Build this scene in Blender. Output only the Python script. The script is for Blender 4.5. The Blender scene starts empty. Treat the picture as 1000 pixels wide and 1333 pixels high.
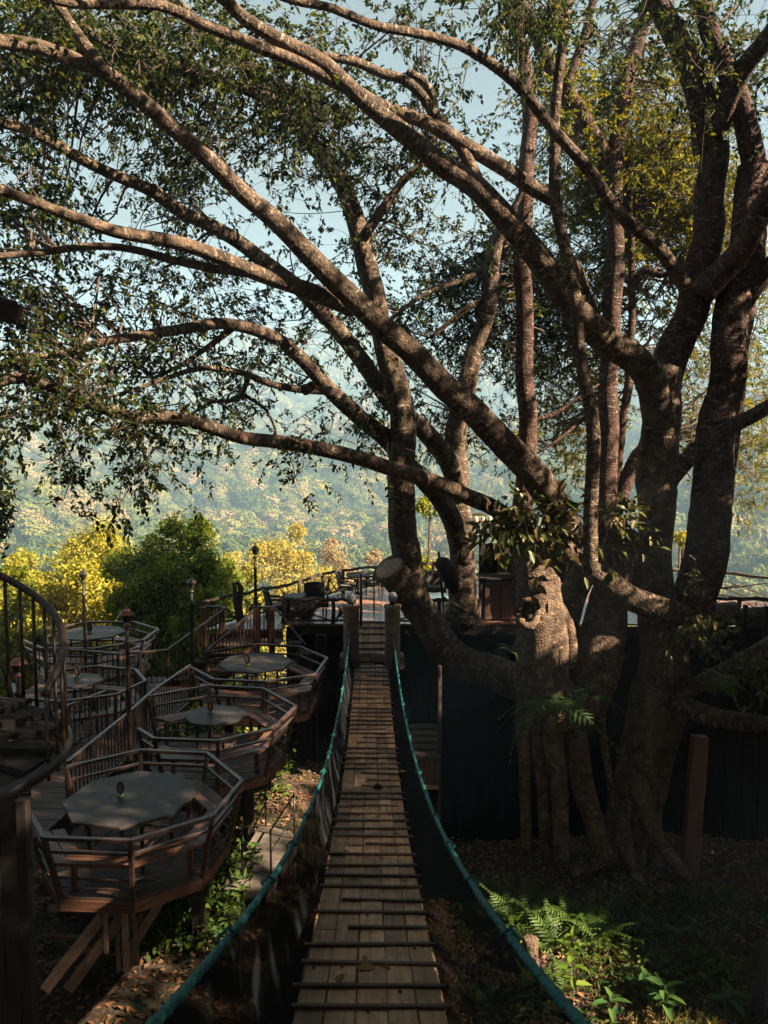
import bpy, math, random
import numpy as np
from mathutils import Vector, Matrix, noise

random.seed(7)
rng = np.random.default_rng(11)
R = math.radians
scene = bpy.context.scene
col = scene.collection

# ------------------------------------------------------------------ camera, sky, sun, exposure
CAM_Z = 7.0
PITCH = R(4.35)
cd = bpy.data.cameras.new('camera')
cam = bpy.data.objects.new('camera', cd)
col.objects.link(cam)
cam.location = (0, 0, CAM_Z)
cam.rotation_euler = (R(90) - PITCH, 0, 0)
cd.sensor_fit = 'VERTICAL'
cd.sensor_height = 36.0
cd.lens = 36.0 * 1000.0 / 1333.0
cd.clip_start = 0.05
cd.clip_end = 6000
scene.camera = cam

SUN_AZ, SUN_EL = R(112), R(36)
world = bpy.data.worlds.new('World')
scene.world = world
world.use_nodes = True
wn, wl = world.node_tree.nodes, world.node_tree.links
wn.clear()
w_out = wn.new('ShaderNodeOutputWorld')
w_bg = wn.new('ShaderNodeBackground')
w_bg.inputs["Strength"].default_value = 0.05
w_sky = wn.new('ShaderNodeTexSky')
w_sky.sky_type = 'NISHITA'
w_sky.sun_disc = False
w_sky.sun_elevation = SUN_EL
w_sky.sun_rotation = SUN_AZ
w_sky.dust_density = 2.5
w_sky.air_density = 1.0
w_tc = wn.new('ShaderNodeTexCoord')
w_map = wn.new('ShaderNodeMapping')
w_map.inputs['Scale'].default_value = (1.3, 1.3, 3.2)
w_map.inputs['Location'].default_value = (0.35, 0.1, 0.0)
w_noise = wn.new('ShaderNodeTexNoise')
w_noise.inputs['Scale'].default_value = 1.7
w_noise.inputs['Detail'].default_value = 6
w_noise.inputs['Roughness'].default_value = 0.55
w_ramp = wn.new('ShaderNodeValToRGB')
w_ramp.color_ramp.elements[0].position = 0.38
w_ramp.color_ramp.elements[0].color = (0.78, 0.78, 0.78, 1)
w_ramp.color_ramp.elements[1].position = 0.66
w_ramp.color_ramp.elements[1].color = (0.95, 0.95, 0.95, 1)
w_mix = wn.new('ShaderNodeMix')
w_mix.data_type = 'RGBA'
w_mix.inputs['B'].default_value = (0.44, 0.455, 0.47, 1)
wl.new(w_tc.outputs['Generated'], w_map.inputs['Vector'])
wl.new(w_map.outputs['Vector'], w_noise.inputs['Vector'])
wl.new(w_noise.outputs['Fac'], w_ramp.inputs['Fac'])
wl.new(w_ramp.outputs['Color'], w_mix.inputs['Factor'])
wl.new(w_sky.outputs['Color'], w_mix.inputs['A'])
wl.new(w_mix.outputs['Result'], w_bg.inputs['Color'])
wl.new(w_bg.outputs['Background'], w_out.inputs['Surface'])

sun_d = bpy.data.lights.new('sun', 'SUN')
sun_d.energy = 5.0
sun_d.angle = R(0.6)
sun_d.color = (1.0, 0.81, 0.58)
sun = bpy.data.objects.new('sun', sun_d)
col.objects.link(sun)
to_sun = Vector((math.cos(SUN_EL) * math.sin(SUN_AZ), math.cos(SUN_EL) * math.cos(SUN_AZ), math.sin(SUN_EL)))
sun.rotation_euler = to_sun.to_track_quat('Z', 'Y').to_euler()
sun.location = (10, -10, 40)

scene.view_settings.view_transform = 'Standard'
scene.view_settings.look = 'None'
scene.view_settings.gamma = 1
scene.view_settings.use_curve_mapping = False
scene.view_settings.exposure = 2.65
scene.cycles.use_denoising = True
scene.cycles.volume_bounces = 0
scene.cycles.max_bounces = 6
scene.cycles.transparent_max_bounces = 12

# ------------------------------------------------------------------ helpers: photo measurements to places
SP, CP = math.sin(PITCH), math.cos(PITCH)
CAM = Vector((0, 0, CAM_Z))
def ray(px, py):
    u, v = (px - 500) / 1000, (666.5 - py) / 1000
    return Vector((u, CP + v * SP, -SP + v * CP))
def pt(px, py, D):
    return CAM + ray(px, py) * D
def onz(px, py, z):
    r = ray(px, py)
    return CAM + r * ((z - CAM_Z) / r.z)

# holes cut through the crowns to let sun onto chosen places (place, radius)
GAPS = [(pt(700, 765, 14.2), 1.0), (pt(820, 772, 14.4), .7), (Vector((2.6, 12.2, -.9)), 1.25), (Vector((2.6, 10.2, -.9)), .9), (pt(716, 935, 14.1), .55), (pt(700, 690, 13.9), .9), (Vector((4.3, 9.0, -1)), .6), (Vector((-.2, 13.8, 2.4)), 1.0), (Vector((-.15, 11.3, 2.6)), 1.1), (Vector((-.15, 9.0, 2.8)), .9), (Vector((-.1, 6.4, 3.2)), .7), (Vector((-.1, 4.4, 3.8)), .6), (pt(140, 1230, 8.9), .6),
        (pt(372, 930, 12.2), .6), (pt(600, 745, 18.4), .7), (pt(600, 862, 15.3), .5), (pt(40, 58, 9.2), .8), (pt(526, 650, 15.2), .6), (Vector((-1.1, 20.6, 2.9)), 1.2), (Vector((-2.3, 19.4, 2.9)), .8), (pt(120, 970, 11), .6), (Vector((4.6, 10.2, -1)), .6)]
GAP_P = np.array([g[0] for g in GAPS]); GAP_R = np.array([g[1] for g in GAPS]); SUN_V = np.array(to_sun)
def in_gap(P, k=1.0):
    P = np.atleast_2d(np.array(P, float))
    out = np.zeros(len(P), bool)
    for g, r in zip(GAP_P, GAP_R):
        d = P - g
        t = d @ SUN_V
        out |= (t > .6) & (np.linalg.norm(d - t[:, None] * SUN_V, axis=1) < r * k)
    return out

# ------------------------------------------------------------------ helpers: objects
WM = {}
def link(name, data, parent=None, M=None):
    M = M or Matrix.Identity(4)
    o = bpy.data.objects.new(name, data)
    col.objects.link(o)
    if parent is not None:
        o.parent = parent
        o.matrix_local = WM[parent.name].inverted() @ M
    else:
        o.matrix_local = M
    WM[o.name] = M.copy()
    return o
def tag(o, label=None, cat=None, group=None, kind=None):
    if label: o['label'] = label
    if cat: o['category'] = cat
    if group: o['group'] = group
    if kind: o['kind'] = kind
    return o
def empty(name, loc, label, cat, group=None, rz=0.0):
    o = link(name, None, None, Matrix.Translation(Vector(loc)) @ Matrix.Rotation(rz, 4, 'Z'))
    o.empty_display_size = 0.2
    return tag(o, label, cat, group)

class MB:
    def __init__(s): s.v, s.f, s.uv = [], [], []
    def add(s, vs, fs):
        n = len(s.v)
        s.v += [tuple(p) for p in vs]
        s.f += [tuple(i + n for i in f) for f in fs]
    def prism(s, poly, z0, z1):
        n = len(poly)
        a = sum(poly[i][0] * poly[(i + 1) % n][1] - poly[(i + 1) % n][0] * poly[i][1] for i in range(n))
        if a < 0: poly = poly[::-1]
        vs = [(p[0], p[1], z0) for p in poly] + [(p[0], p[1], z1) for p in poly]
        fs = [tuple(range(n))[::-1], tuple(range(n, 2 * n))] + [(i, (i + 1) % n, (i + 1) % n + n, i + n) for i in range(n)]
        s.add(vs, fs)
        return s
    def lathe(s, prof, sides=12, c=(0, 0, 0)):
        n0 = len(s.v)
        for r, z in prof:
            for k in range(sides):
                a = 2 * math.pi * k / sides
                s.v.append((c[0] + r * math.cos(a), c[1] + r * math.sin(a), c[2] + z))
        for i in range(len(prof) - 1):
            for k in range(sides):
                a, b = n0 + i * sides + k, n0 + i * sides + (k + 1) % sides
                s.f.append((a, b, b + sides, a + sides))
        s.f.append(tuple(n0 + k for k in range(sides))[::-1])
        s.f.append(tuple(n0 + (len(prof) - 1) * sides + k for k in range(sides)))
        return s
    def tube(s, pts, rad, sides=6, cap=True):
        pts = [Vector(p) for p in pts]
        n0 = len(s.v)
        T = []
        for i in range(len(pts)):
            t = pts[min(i + 1, len(pts) - 1)] - pts[max(i - 1, 0)]
            T.append(t.normalized() if t.length > 1e-9 else Vector((0, 0, 1)))
        nrm = T[0].orthogonal().normalized()
        for i, p in enumerate(pts):
            nrm = (nrm - T[i] * nrm.dot(T[i])).normalized()
            b = T[i].cross(nrm)
            r = rad[i] if hasattr(rad, '__len__') else rad
            for k in range(sides):
                a = 2 * math.pi * k / sides
                s.v.append(tuple(p + nrm * (math.cos(a) * r) + b * (math.sin(a) * r)))
        for i in range(len(pts) - 1):
            for k in range(sides):
                a, b_ = n0 + i * sides + k, n0 + i * sides + (k + 1) % sides
                s.f.append((a, b_, b_ + sides, a + sides))
        if cap:
            s.f.append(tuple(n0 + k for k in range(sides))[::-1])
            s.f.append(tuple(n0 + (len(pts) - 1) * sides + k for k in range(sides)))
        return s
    def mesh(s, name, mat, smooth=False):
        me = bpy.data.meshes.new(name)
        me.from_pydata(s.v, [], s.f)
        if mat: me.materials.append(mat)
        if smooth:
            me.polygons.foreach_set('use_smooth', [True] * len(me.polygons))
        me.update()
        return me
    def build(s, name, mat, parent=None, smooth=False):
        return link(name, s.mesh(name, mat, smooth), parent)

_beams = {}
def beam_mesh(name, L, w, h, mat, ch=0.12):
    key = (round(L, 2), round(w, 3), round(h, 3), mat.name, name)
    if key in _beams: return _beams[key]
    c = min(w, h) * ch
    a, b = w / 2, h / 2
    sec = [(a, b - c), (a - c, b), (-a + c, b), (-a, b - c), (-a, -b + c), (-a + c, -b), (a - c, -b), (a, -b + c)]
    l = L / 2
    m = MB()
    vs = [(-l, y, z) for y, z in sec] + [(l, y, z) for y, z in sec]
    m.add(vs, [tuple(range(8)), tuple(range(8, 16))[::-1]] + [(i + 8, (i + 1) % 8 + 8, (i + 1) % 8, i) for i in range(8)])
    _beams[key] = m.mesh(name, mat)
    return _beams[key]
def frame_matrix(a, b, up=Vector((0, 0, 1))):
    a, b = Vector(a), Vector(b)
    x = (b - a).normalized()
    y = up.cross(x)
    if y.length < 1e-4: y = Vector((0, 1, 0)).cross(x)
    if y.length < 1e-4: y = Vector((1, 0, 0))
    y.normalize()
    z = x.cross(y)
    M = Matrix((x, y, z)).transposed().to_4x4()
    M.translation = (a + b) / 2
    return M
def beam(name, a, b, w, h, mat, parent=None, up=Vector((0, 0, 1)), roll=0.0):
    a, b = Vector(a), Vector(b)
    L = round((b - a).length, 2)
    M = frame_matrix(a, b, up)
    if roll: M = M @ Matrix.Rotation(roll, 4, 'X')
    return link(name, beam_mesh(name, L, w, h, mat), parent, M)
_rods = {}
def rod(name, a, b, r, mat, parent=None, sides=8):
    a, b = Vector(a), Vector(b)
    L = round((b - a).length, 2)
    key = (L, r, mat.name, name)
    if key not in _rods:
        _rods[key] = MB().tube([(-L / 2, 0, 0), (L / 2, 0, 0)], r, sides).mesh(name, mat, True)
    return link(name, _rods[key], parent, frame_matrix(a, b))

def catmull(pts, step):
    P = [np.array(p, float) for p in pts]
    P = [2 * P[0] - P[1]] + P + [2 * P[-1] - P[-2]]
    out = []
    for i in range(1, len(P) - 2):
        d = np.linalg.norm(P[i + 1][:3] - P[i][:3])
        n = max(2, int(d / step))
        for k in range(n):
            t = k / n
            out.append(0.5 * (2 * P[i] + (P[i + 1] - P[i - 1]) * t + (2 * P[i - 1] - 5 * P[i] + 4 * P[i + 1] - P[i + 2]) * t * t + (3 * P[i] - P[i - 1] - 3 * P[i + 1] + P[i + 2]) * t ** 3))
    out.append(P[-2])
    return out

# ------------------------------------------------------------------ helpers: materials
def new_mat(name):
    m = bpy.data.materials.new(name)
    m.use_nodes = True
    nt = m.node_tree
    return m, nt.nodes, nt.links, nt.nodes['Principled BSDF']
def ramp(n, stops):
    r = n.new('ShaderNodeValToRGB')
    e = r.color_ramp.elements
    while len(e) < len(stops): e.new(0.5)
    for k, (p, c) in enumerate(stops):
        e[k].position = p
        e[k].color = (c[0], c[1], c[2], 1)
    return r
def wood(name, c0, c1, rough=0.6, grain=(0.8, 14, 14), tone=0.5, bump=0.25, stain=(0.05, 0.045, 0.04), stain_amt=0.5, spec=0.4):
    m, n, l, b = new_mat(name)
    tc = n.new('ShaderNodeTexCoord')
    mp = n.new('ShaderNodeMapping'); mp.inputs['Scale'].default_value = grain
    oi = n.new('ShaderNodeObjectInfo')
    off = n.new('ShaderNodeVectorMath'); off.operation = 'SCALE'; off.inputs[0].default_value = (31, 17, 23)
    l.new(oi.outputs['Random'], off.inputs['Scale'])
    l.new(off.outputs[0], mp.inputs['Location'])
    l.new(tc.outputs['Object'], mp.inputs['Vector'])
    nz = n.new('ShaderNodeTexNoise'); nz.inputs['Scale'].default_value = 2.2; nz.inputs['Detail'].default_value = 7; nz.inputs['Roughness'].default_value = 0.65
    l.new(mp.outputs[0], nz.inputs['Vector'])
    r = ramp(n, [(0.3, c0), (0.68, c1)])
    l.new(nz.outputs['Fac'], r.inputs['Fac'])
    # per-piece tone
    mr = n.new('ShaderNodeMapRange'); mr.inputs['To Min'].default_value = 1 - tone; mr.inputs['To Max'].default_value = 1 + tone * 0.6
    l.new(oi.outputs['Random'], mr.inputs['Value'])
    mul = n.new('ShaderNodeMix'); mul.data_type = 'RGBA'; mul.blend_type = 'MULTIPLY'; mul.inputs['Factor'].default_value = 1
    l.new(r.outputs['Color'], mul.inputs['A']); l.new(mr.outputs['Result'], mul.inputs['B'])
    # stains / worn dirt
    mp2 = n.new('ShaderNodeMapping'); l.new(tc.outputs['Object'], mp2.inputs['Vector']); l.new(off.outputs[0], mp2.inputs['Location'])
    n2 = n.new('ShaderNodeTexNoise'); n2.inputs['Scale'].default_value = 6; n2.inputs['Detail'].default_value = 8; n2.inputs['Roughness'].default_value = 0.7
    l.new(mp2.outputs[0], n2.inputs['Vector'])
    r2 = ramp(n, [(0.48, (0, 0, 0)), (0.7, (stain_amt,) * 3)])
    l.new(n2.outputs['Fac'], r2.inputs['Fac'])
    mx = n.new('ShaderNodeMix'); mx.data_type = 'RGBA'; mx.inputs['B'].default_value = (*stain, 1)
    l.new(r2.outputs['Color'], mx.inputs['Factor']); l.new(mul.outputs['Result'], mx.inputs['A'])
    l.new(mx.outputs['Result'], b.inputs['Base Color'])
    rr = n.new('ShaderNodeMapRange'); rr.inputs['To Min'].default_value = rough - 0.13; rr.inputs['To Max'].default_value = rough + 0.2
    l.new(n2.outputs['Fac'], rr.inputs['Value']); l.new(rr.outputs['Result'], b.inputs['Roughness'])
    b.inputs['Specular IOR Level'].default_value = spec
    bp = n.new('ShaderNodeBump'); bp.inputs['Strength'].default_value = bump; bp.inputs['Distance'].default_value = 0.01
    l.new(nz.outputs['Fac'], bp.inputs['Height']); l.new(bp.outputs['Normal'], b.inputs['Normal'])
    return m
def plain(name, c0, c1=None, rough=0.6, scale=9, metal=0.0, bump=0.15, dist=0.01, detail=6, spec=0.4):
    m, n, l, b = new_mat(name)
    c1 = c1 or tuple(x * 0.6 for x in c0)
    tc = n.new('ShaderNodeTexCoord')
    nz = n.new('ShaderNodeTexNoise'); nz.inputs['Scale'].default_value = scale; nz.inputs['Detail'].default_value = detail; nz.inputs['Roughness'].default_value = 0.65
    l.new(tc.outputs['Object'], nz.inputs['Vector'])
    r = ramp(n, [(0.35, c1), (0.65, c0)])
    l.new(nz.outputs['Fac'], r.inputs['Fac']); l.new(r.outputs['Color'], b.inputs['Base Color'])
    b.inputs['Roughness'].default_value = rough
    b.inputs['Metallic'].default_value = metal
    b.inputs['Specular IOR Level'].default_value = spec
    bp = n.new('ShaderNodeBump'); bp.inputs['Strength'].default_value = bump; bp.inputs['Distance'].default_value = dist
    l.new(nz.outputs['Fac'], bp.inputs['Height']); l.new(bp.outputs['Normal'], b.inputs['Normal'])
    return m
def bark(name, c_dark, c_mid, spot, spot_pos=0.62, ring=0.25):
    m, n, l, b = new_mat(name)
    tc = n.new('ShaderNodeTexCoord')
    nz = n.new('ShaderNodeTexNoise'); nz.inputs['Scale'].default_value = 3.2; nz.inputs['Detail'].default_value = 8; nz.inputs['Roughness'].default_value = 0.65
    l.new(tc.outputs['Object'], nz.inputs['Vector'])
    r = ramp(n, [(0.32, c_dark), (0.66, c_mid)])
    l.new(nz.outputs['Fac'], r.inputs['Fac'])
    # lichen and lenticel patches, wider round the limb than along it
    mp = n.new('ShaderNodeMapping'); mp.inputs['Scale'].default_value = (3.0, 9.0, 1)
    l.new(tc.outputs['UV'], mp.inputs['Vector'])
    v = n.new('ShaderNodeTexNoise'); v.inputs['Scale'].default_value = 1.6; v.inputs['Detail'].default_value = 4; v.inputs['Roughness'].default_value = 0.6
    l.new(mp.outputs[0], v.inputs['Vector'])
    r2 = ramp(n, [(spot_pos, (0, 0, 0)), (spot_pos + 0.04, (0.85, 0.85, 0.85))])
    l.new(v.outputs['Fac'], r2.inputs['Fac'])
    n3 = n.new('ShaderNodeTexNoise'); n3.inputs['Scale'].default_value = 1.1; n3.inputs['Detail'].default_value = 2
    l.new(tc.outputs['Object'], n3.inputs['Vector'])
    r3 = ramp(n, [(0.40, (0.25,) * 3), (0.55, (1, 1, 1))])
    l.new(n3.outputs['Fac'], r3.inputs['Fac'])
    mm = n.new('ShaderNodeMix'); mm.data_type = 'RGBA'; mm.blend_type = 'MULTIPLY'; mm.inputs['Factor'].default_value = 1
    l.new(r2.outputs['Color'], mm.inputs['A']); l.new(r3.outputs['Color'], mm.inputs['B'])
    mx = n.new('ShaderNodeMix'); mx.data_type = 'RGBA'; mx.inputs['B'].default_value = (*spot, 1)
    l.new(mm.outputs['Result'], mx.inputs['Factor']); l.new(r.outputs['Color'], mx.inputs['A'])
    n4 = n.new('ShaderNodeTexNoise'); n4.inputs['Scale'].default_value = 7.5; n4.inputs['Detail'].default_value = 5; n4.inputs['Roughness'].default_value = 0.6
    l.new(tc.outputs['Object'], n4.inputs['Vector'])
    r4 = ramp(n, [(0.54, (0, 0, 0)), (0.63, (0.75,) * 3)])
    l.new(n4.outputs['Fac'], r4.inputs['Fac'])
    mx4 = n.new('ShaderNodeMix'); mx4.data_type = 'RGBA'; mx4.inputs['B'].default_value = (c_mid[0] * 1.7, c_mid[1] * 1.75, c_mid[2] * 1.7, 1)
    l.new(r4.outputs['Color'], mx4.inputs['Factor']); l.new(mx.outputs['Result'], mx4.inputs['A'])
    l.new(mx4.outputs['Result'], b.inputs['Base Color'])
    b.inputs['Roughness'].default_value = 0.85
    b.inputs['Specular IOR Level'].default_value = 0.2
    # relief: rings across the limb and fine bark
    wv = n.new('ShaderNodeTexNoise'); wv.noise_dimensions = '2D'; wv.inputs['Scale'].default_value = 1.0; wv.inputs['Detail'].default_value = 5
    mp2 = n.new('ShaderNodeMapping'); mp2.inputs['Scale'].default_value = (2.2, 26, 1)
    l.new(tc.outputs['UV'], mp2.inputs['Vector']); l.new(mp2.outputs[0], wv.inputs['Vector'])
    nf = n.new('ShaderNodeTexNoise'); nf.inputs['Scale'].default_value = 22; nf.inputs['Detail'].default_value = 6
    l.new(tc.outputs['Object'], nf.inputs['Vector'])
    ad = n.new('ShaderNodeMath'); ad.operation = 'MULTIPLY_ADD'; ad.inputs[1].default_value = ring
    l.new(wv.outputs['Fac'], ad.inputs[0]); l.new(nf.outputs['Fac'], ad.inputs[2])
    bp = n.new('ShaderNodeBump'); bp.inputs['Strength'].default_value = 0.9; bp.inputs['Distance'].default_value = 0.06
    l.new(ad.outputs[0], bp.inputs['Height']); l.new(bp.outputs['Normal'], b.inputs['Normal'])
    return m
def leafmat(name, cols, trans=0.35, rough=0.45, per='island', tcol=None):
    m, n, l, b = new_mat(name)
    if per == 'island':
        g = n.new('ShaderNodeNewGeometry'); src = g.outputs['Random Per Island']
    else:
        g = n.new('ShaderNodeObjectInfo'); src = g.outputs['Random']
    r = ramp(n, [(k / max(1, len(cols) - 1), c) for k, c in enumerate(cols)])
    l.new(src, r.inputs['Fac'])
    l.new(r.outputs['Color'], b.inputs['Base Color'])
    b.inputs['Roughness'].default_value = rough
    b.inputs['Specular IOR Level'].default_value = 0.15
    tr = n.new('ShaderNodeBsdfTranslucent')
    hs = n.new('ShaderNodeHueSaturation'); hs.inputs['Saturation'].default_value = 1.15; hs.inputs['Value'].default_value = 1.5
    hs.inputs['Hue'].default_value = 0.485
    l.new(r.outputs['Color'], hs.inputs['Color']); l.new(hs.outputs['Color'], tr.inputs['Color'])
    mx = n.new('ShaderNodeMixShader'); mx.inputs['Fac'].default_value = trans
    l.new(b.outputs[0], mx.inputs[1]); l.new(tr.outputs[0], mx.inputs[2])
    l.new(mx.outputs[0], n['Material Output'].inputs['Surface'])
    return m

M = {}
M['plank'] = wood('weathered_plank', (0.25, 0.135, 0.072), (0.52, 0.305, 0.165), 0.62, tone=0.45, stain_amt=0.55)
M['batten'] = wood('dark_batten', (0.07, 0.048, 0.035), (0.18, 0.12, 0.085), 0.6)
M['terrace'] = wood('red_brown_timber', (0.055, 0.024, 0.015), (0.165, 0.072, 0.043), 0.45, tone=0.4, stain_amt=0.35)
M['floor'] = wood('terrace_floor_timber', (0.04, 0.023, 0.017), (0.11, 0.063, 0.045), 0.55, tone=0.35, stain_amt=0.45)
M['deck'] = wood('polished_deck_timber', (0.14, 0.065, 0.04), (0.30, 0.16, 0.105), 0.26, tone=0.3, stain_amt=0.25, bump=0.12, spec=0.5)
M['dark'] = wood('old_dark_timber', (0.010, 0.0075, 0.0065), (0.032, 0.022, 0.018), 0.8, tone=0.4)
M['shade_black'] = wood('shade_black_boards', (0.004, 0.0035, 0.0032), (0.012, 0.009, 0.008), 0.85, tone=0.4)  # near-black colour stands in for the deep shade under the deck
M['strut'] = wood('raw_strut_timber', (0.14, 0.08, 0.05), (0.32, 0.19, 0.12), 0.65, tone=0.3)
M['rail'] = plain('brown_painted_steel', (0.06, 0.033, 0.024), (0.026, 0.015, 0.012), 0.42, 14, bump=0.1, spec=0.5)
M['iron'] = plain('dark_iron', (0.03, 0.022, 0.018), (0.014, 0.011, 0.01), 0.45, 16, bump=0.15, spec=0.5)
M['tabletop'] = plain('slate_tabletop', (0.064, 0.054, 0.049), (0.031, 0.026, 0.024), 0.55, 5, bump=0.06, spec=0.2)
M['rope'] = plain('teal_rope', (0.004, 0.12, 0.115), (0.002, 0.045, 0.05), 0.7, 60, bump=0.6, dist=0.01)
M['concrete'] = plain('stained_concrete', (0.15, 0.122, 0.1), (0.06, 0.05, 0.042), 0.85, 5, bump=0.35, dist=0.01, detail=10)
M['post'] = plain('rendered_post', (0.27, 0.19, 0.145), (0.12, 0.085, 0.065), 0.8, 7, bump=0.5, dist=0.02, detail=9)
M['ball'] = plain('opal_glass', (0.3, 0.32, 0.33), (0.23, 0.25, 0.26), 0.25, 4, bump=0.0)
M['copper'] = plain('copper_lantern', (0.34, 0.12, 0.085), (0.12, 0.045, 0.035), 0.5, 18)
M['wicker'] = plain('dark_wicker', (0.035, 0.03, 0.028), (0.012, 0.01, 0.01), 0.6, 60, bump=0.8, dist=0.008)
M['cushion'] = plain('grey_cushion', (0.16, 0.15, 0.14), (0.09, 0.085, 0.08), 0.9, 20)
M['panel'] = wood('cabinet_panel', (0.12, 0.06, 0.042), (0.20, 0.105, 0.075), 0.5, tone=0.2)
M['tile'] = plain('clay_tile', (0.42, 0.29, 0.22), (0.2, 0.13, 0.1), 0.8, 12, bump=0.4)
M['vine'] = plain('vine_wood', (0.095, 0.062, 0.045), (0.035, 0.024, 0.019), 0.8, 15, bump=0.6, dist=0.01)
M['pot'] = plain('clay_pot', (0.16, 0.13, 0.11), (0.08, 0.065, 0.055), 0.7, 8)
M['amber'] = plain('amber_glass', (0.55, 0.30, 0.05), (0.30, 0.14, 0.02), 0.2, 5, bump=0)
M['green'] = plain('green_paint', (0.12, 0.26, 0.05), (0.06, 0.13, 0.03), 0.5, 8)
M['cable'] = plain('black_cable', (0.03, 0.03, 0.03), (0.02, 0.02, 0.02), 0.6)
M['bark'] = bark('fig_bark', (0.027, 0.019, 0.0145), (0.095, 0.064, 0.045), (0.27, 0.22, 0.16), 0.57)
M['bark_red'] = bark('red_fig_bark', (0.023, 0.0135, 0.0105), (0.078, 0.042, 0.031), (0.26, 0.21, 0.165), 0.58, 0.4)
M['bark_root'] = bark('root_bark', (0.033, 0.023, 0.017), (0.125, 0.082, 0.056), (0.27, 0.21, 0.15), 0.62, 0.2)
M['leaf'] = leafmat('fig_leaf', [(0.009, 0.018, 0.006), (0.017, 0.031, 0.009), (0.032, 0.05, 0.012), (0.12, 0.12, 0.02)], 0.36, .6)
M['leaf_gold'] = leafmat('golden_leaf', [(0.05, 0.075, 0.016), (0.10, 0.125, 0.022), (0.18, 0.175, 0.028), (0.24, 0.18, 0.03)], 0.42)
M['twig'] = plain('twig_bark', (0.10, 0.07, 0.05), (0.045, 0.03, 0.022), 0.9, 8)

def net_material():
    m, n, l, b = new_mat('shade_net')
    b.inputs['Base Color'].default_value = (0.011, 0.012, 0.0135, 1)
    b.inputs['Specular IOR Level'].default_value = 0.05
    b.inputs['Roughness'].default_value = 0.9
    tc = n.new('ShaderNodeTexCoord')
    mp = n.new('ShaderNodeMapping'); mp.inputs['Scale'].default_value = (9, 0.7, 1.2)
    l.new(tc.outputs['UV'], mp.inputs['Vector'])
    nz = n.new('ShaderNodeTexNoise'); nz.inputs['Scale'].default_value = 3; nz.inputs['Detail'].default_value = 6
    l.new(mp.outputs[0], nz.inputs['Vector'])
    mr = n.new('ShaderNodeMapRange'); mr.inputs['To Min'].default_value = 0.0; mr.inputs['To Max'].default_value = 0.1
    l.new(nz.outputs['Fac'], mr.inputs['Value'])
    t = n.new('ShaderNodeBsdfTransparent')
    mx = n.new('ShaderNodeMixShader')
    l.new(mr.outputs['Result'], mx.inputs['Fac']); l.new(b.outputs[0], mx.inputs[1]); l.new(t.outputs[0], mx.inputs[2])
    l.new(mx.outputs[0], n['Material Output'].inputs['Surface'])
    return m
M['net'] = net_material()

# ------------------------------------------------------------------ ground: one sheet from the garden to the far ridge
def sstep(a, b, x):
    t = min(1, max(0, (x - a) / (b - a)))
    return t * t * (3 - 2 * t)
PROF = [(21, -6.0), (24, -7.0), (32, -9.5), (60, -17), (150, -24), (250, -20), (400, -6), (500, 14), (555, 20), (680, 4), (780, 48), (880, 98), (1000, 138), (1200, 158), (2100, 160)]
def gz(x, y):
    if y < 21:
        lo = 0.35 + (-1.55 - 0.35) * sstep(-1.8, 1.8, x)
        lo += 0.05 * max(0, 14 - y) * sstep(1.5, 4, x)
        lo += 0.10 * noise.noise((x * 0.6, y * 0.6, 3)) + 0.05 * noise.noise((x * 2.1, y * 2.1, 7))
        d2 = (x - 5.3) ** 2 + (y - 14.2) ** 2
        lo += 0.45 * math.exp(-d2 / 7.0)
        if y > 16.3: lo += (-6.0 - lo) * (y - 16.3) / 4.7
        return lo
    for (a, za), (b, zb) in zip(PROF, PROF[1:]):
        if y <= b:
            z = za + (zb - za) * (y - a) / (b - a)
            break
    else:
        z = PROF[-1][1]
    w = min(1, max(0, (y - 40) / 200))
    z += w * min(30, y * 0.075) * noise.noise((x / 170, y / 170, 1.3)) + w * min(14, y * 0.035) * noise.noise((x / 55, y / 55, 4.3))
    z += w * 0.03 * y * sstep(0.12, 0.5, x / y) * (1 - sstep(500, 900, y))
    if y > 500:
        f = min(1, (y - 500) / 450)
        z += f * 24 * noise.noise((x / 300, y / 900, 9.1)) - f * 18 * sstep(-0.05, 0.3, x / y)
    return z

gm, n_, l_, b_ = new_mat('leaf_strewn_soil')
tc = n_.new('ShaderNodeTexCoord')
na = n_.new('ShaderNodeTexNoise'); na.inputs['Scale'].default_value = 1.4; na.inputs['Detail'].default_value = 9; na.inputs['Roughness'].default_value = 0.7
nb = n_.new('ShaderNodeTexNoise'); nb.inputs['Scale'].default_value = 19; nb.inputs['Detail'].default_value = 6
l_.new(tc.outputs['Object'], na.inputs['Vector']); l_.new(tc.outputs['Object'], nb.inputs['Vector'])
ra = ramp(n_, [(0.35, (0.02, 0.013, 0.009)), (0.6, (0.06, 0.034, 0.022)), (0.75, (0.10, 0.06, 0.037))])
l_.new(nb.outputs['Fac'], ra.inputs['Fac'])
rb = ramp(n_, [(0.45, (0, 0, 0)), (0.62, (0.7, 0.7, 0.7))])
l_.new(na.outputs['Fac'], rb.inputs['Fac'])
mx = n_.new('ShaderNodeMix'); mx.data_type = 'RGBA'; mx.inputs['B'].default_value = (0.035, 0.045, 0.016, 1)
l_.new(rb.outputs['Color'], mx.inputs['Factor']); l_.new(ra.outputs['Color'], mx.inputs['A'])
sx = n_.new('ShaderNodeSeparateXYZ'); l_.new(tc.outputs['Object'], sx.inputs[0])
mr = n_.new('ShaderNodeMapRange'); mr.inputs['From Min'].default_value = 20; mr.inputs['From Max'].default_value = 40
l_.new(sx.outputs['Y'], mr.inputs['Value'])
m2 = n_.new('ShaderNodeMix'); m2.data_type = 'RGBA'; m2.inputs['B'].default_value = (0.075, 0.095, 0.03, 1)
l_.new(mr.outputs['Result'], m2.inputs['Factor']); l_.new(mx.outputs['Result'], m2.inputs['A'])
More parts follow.
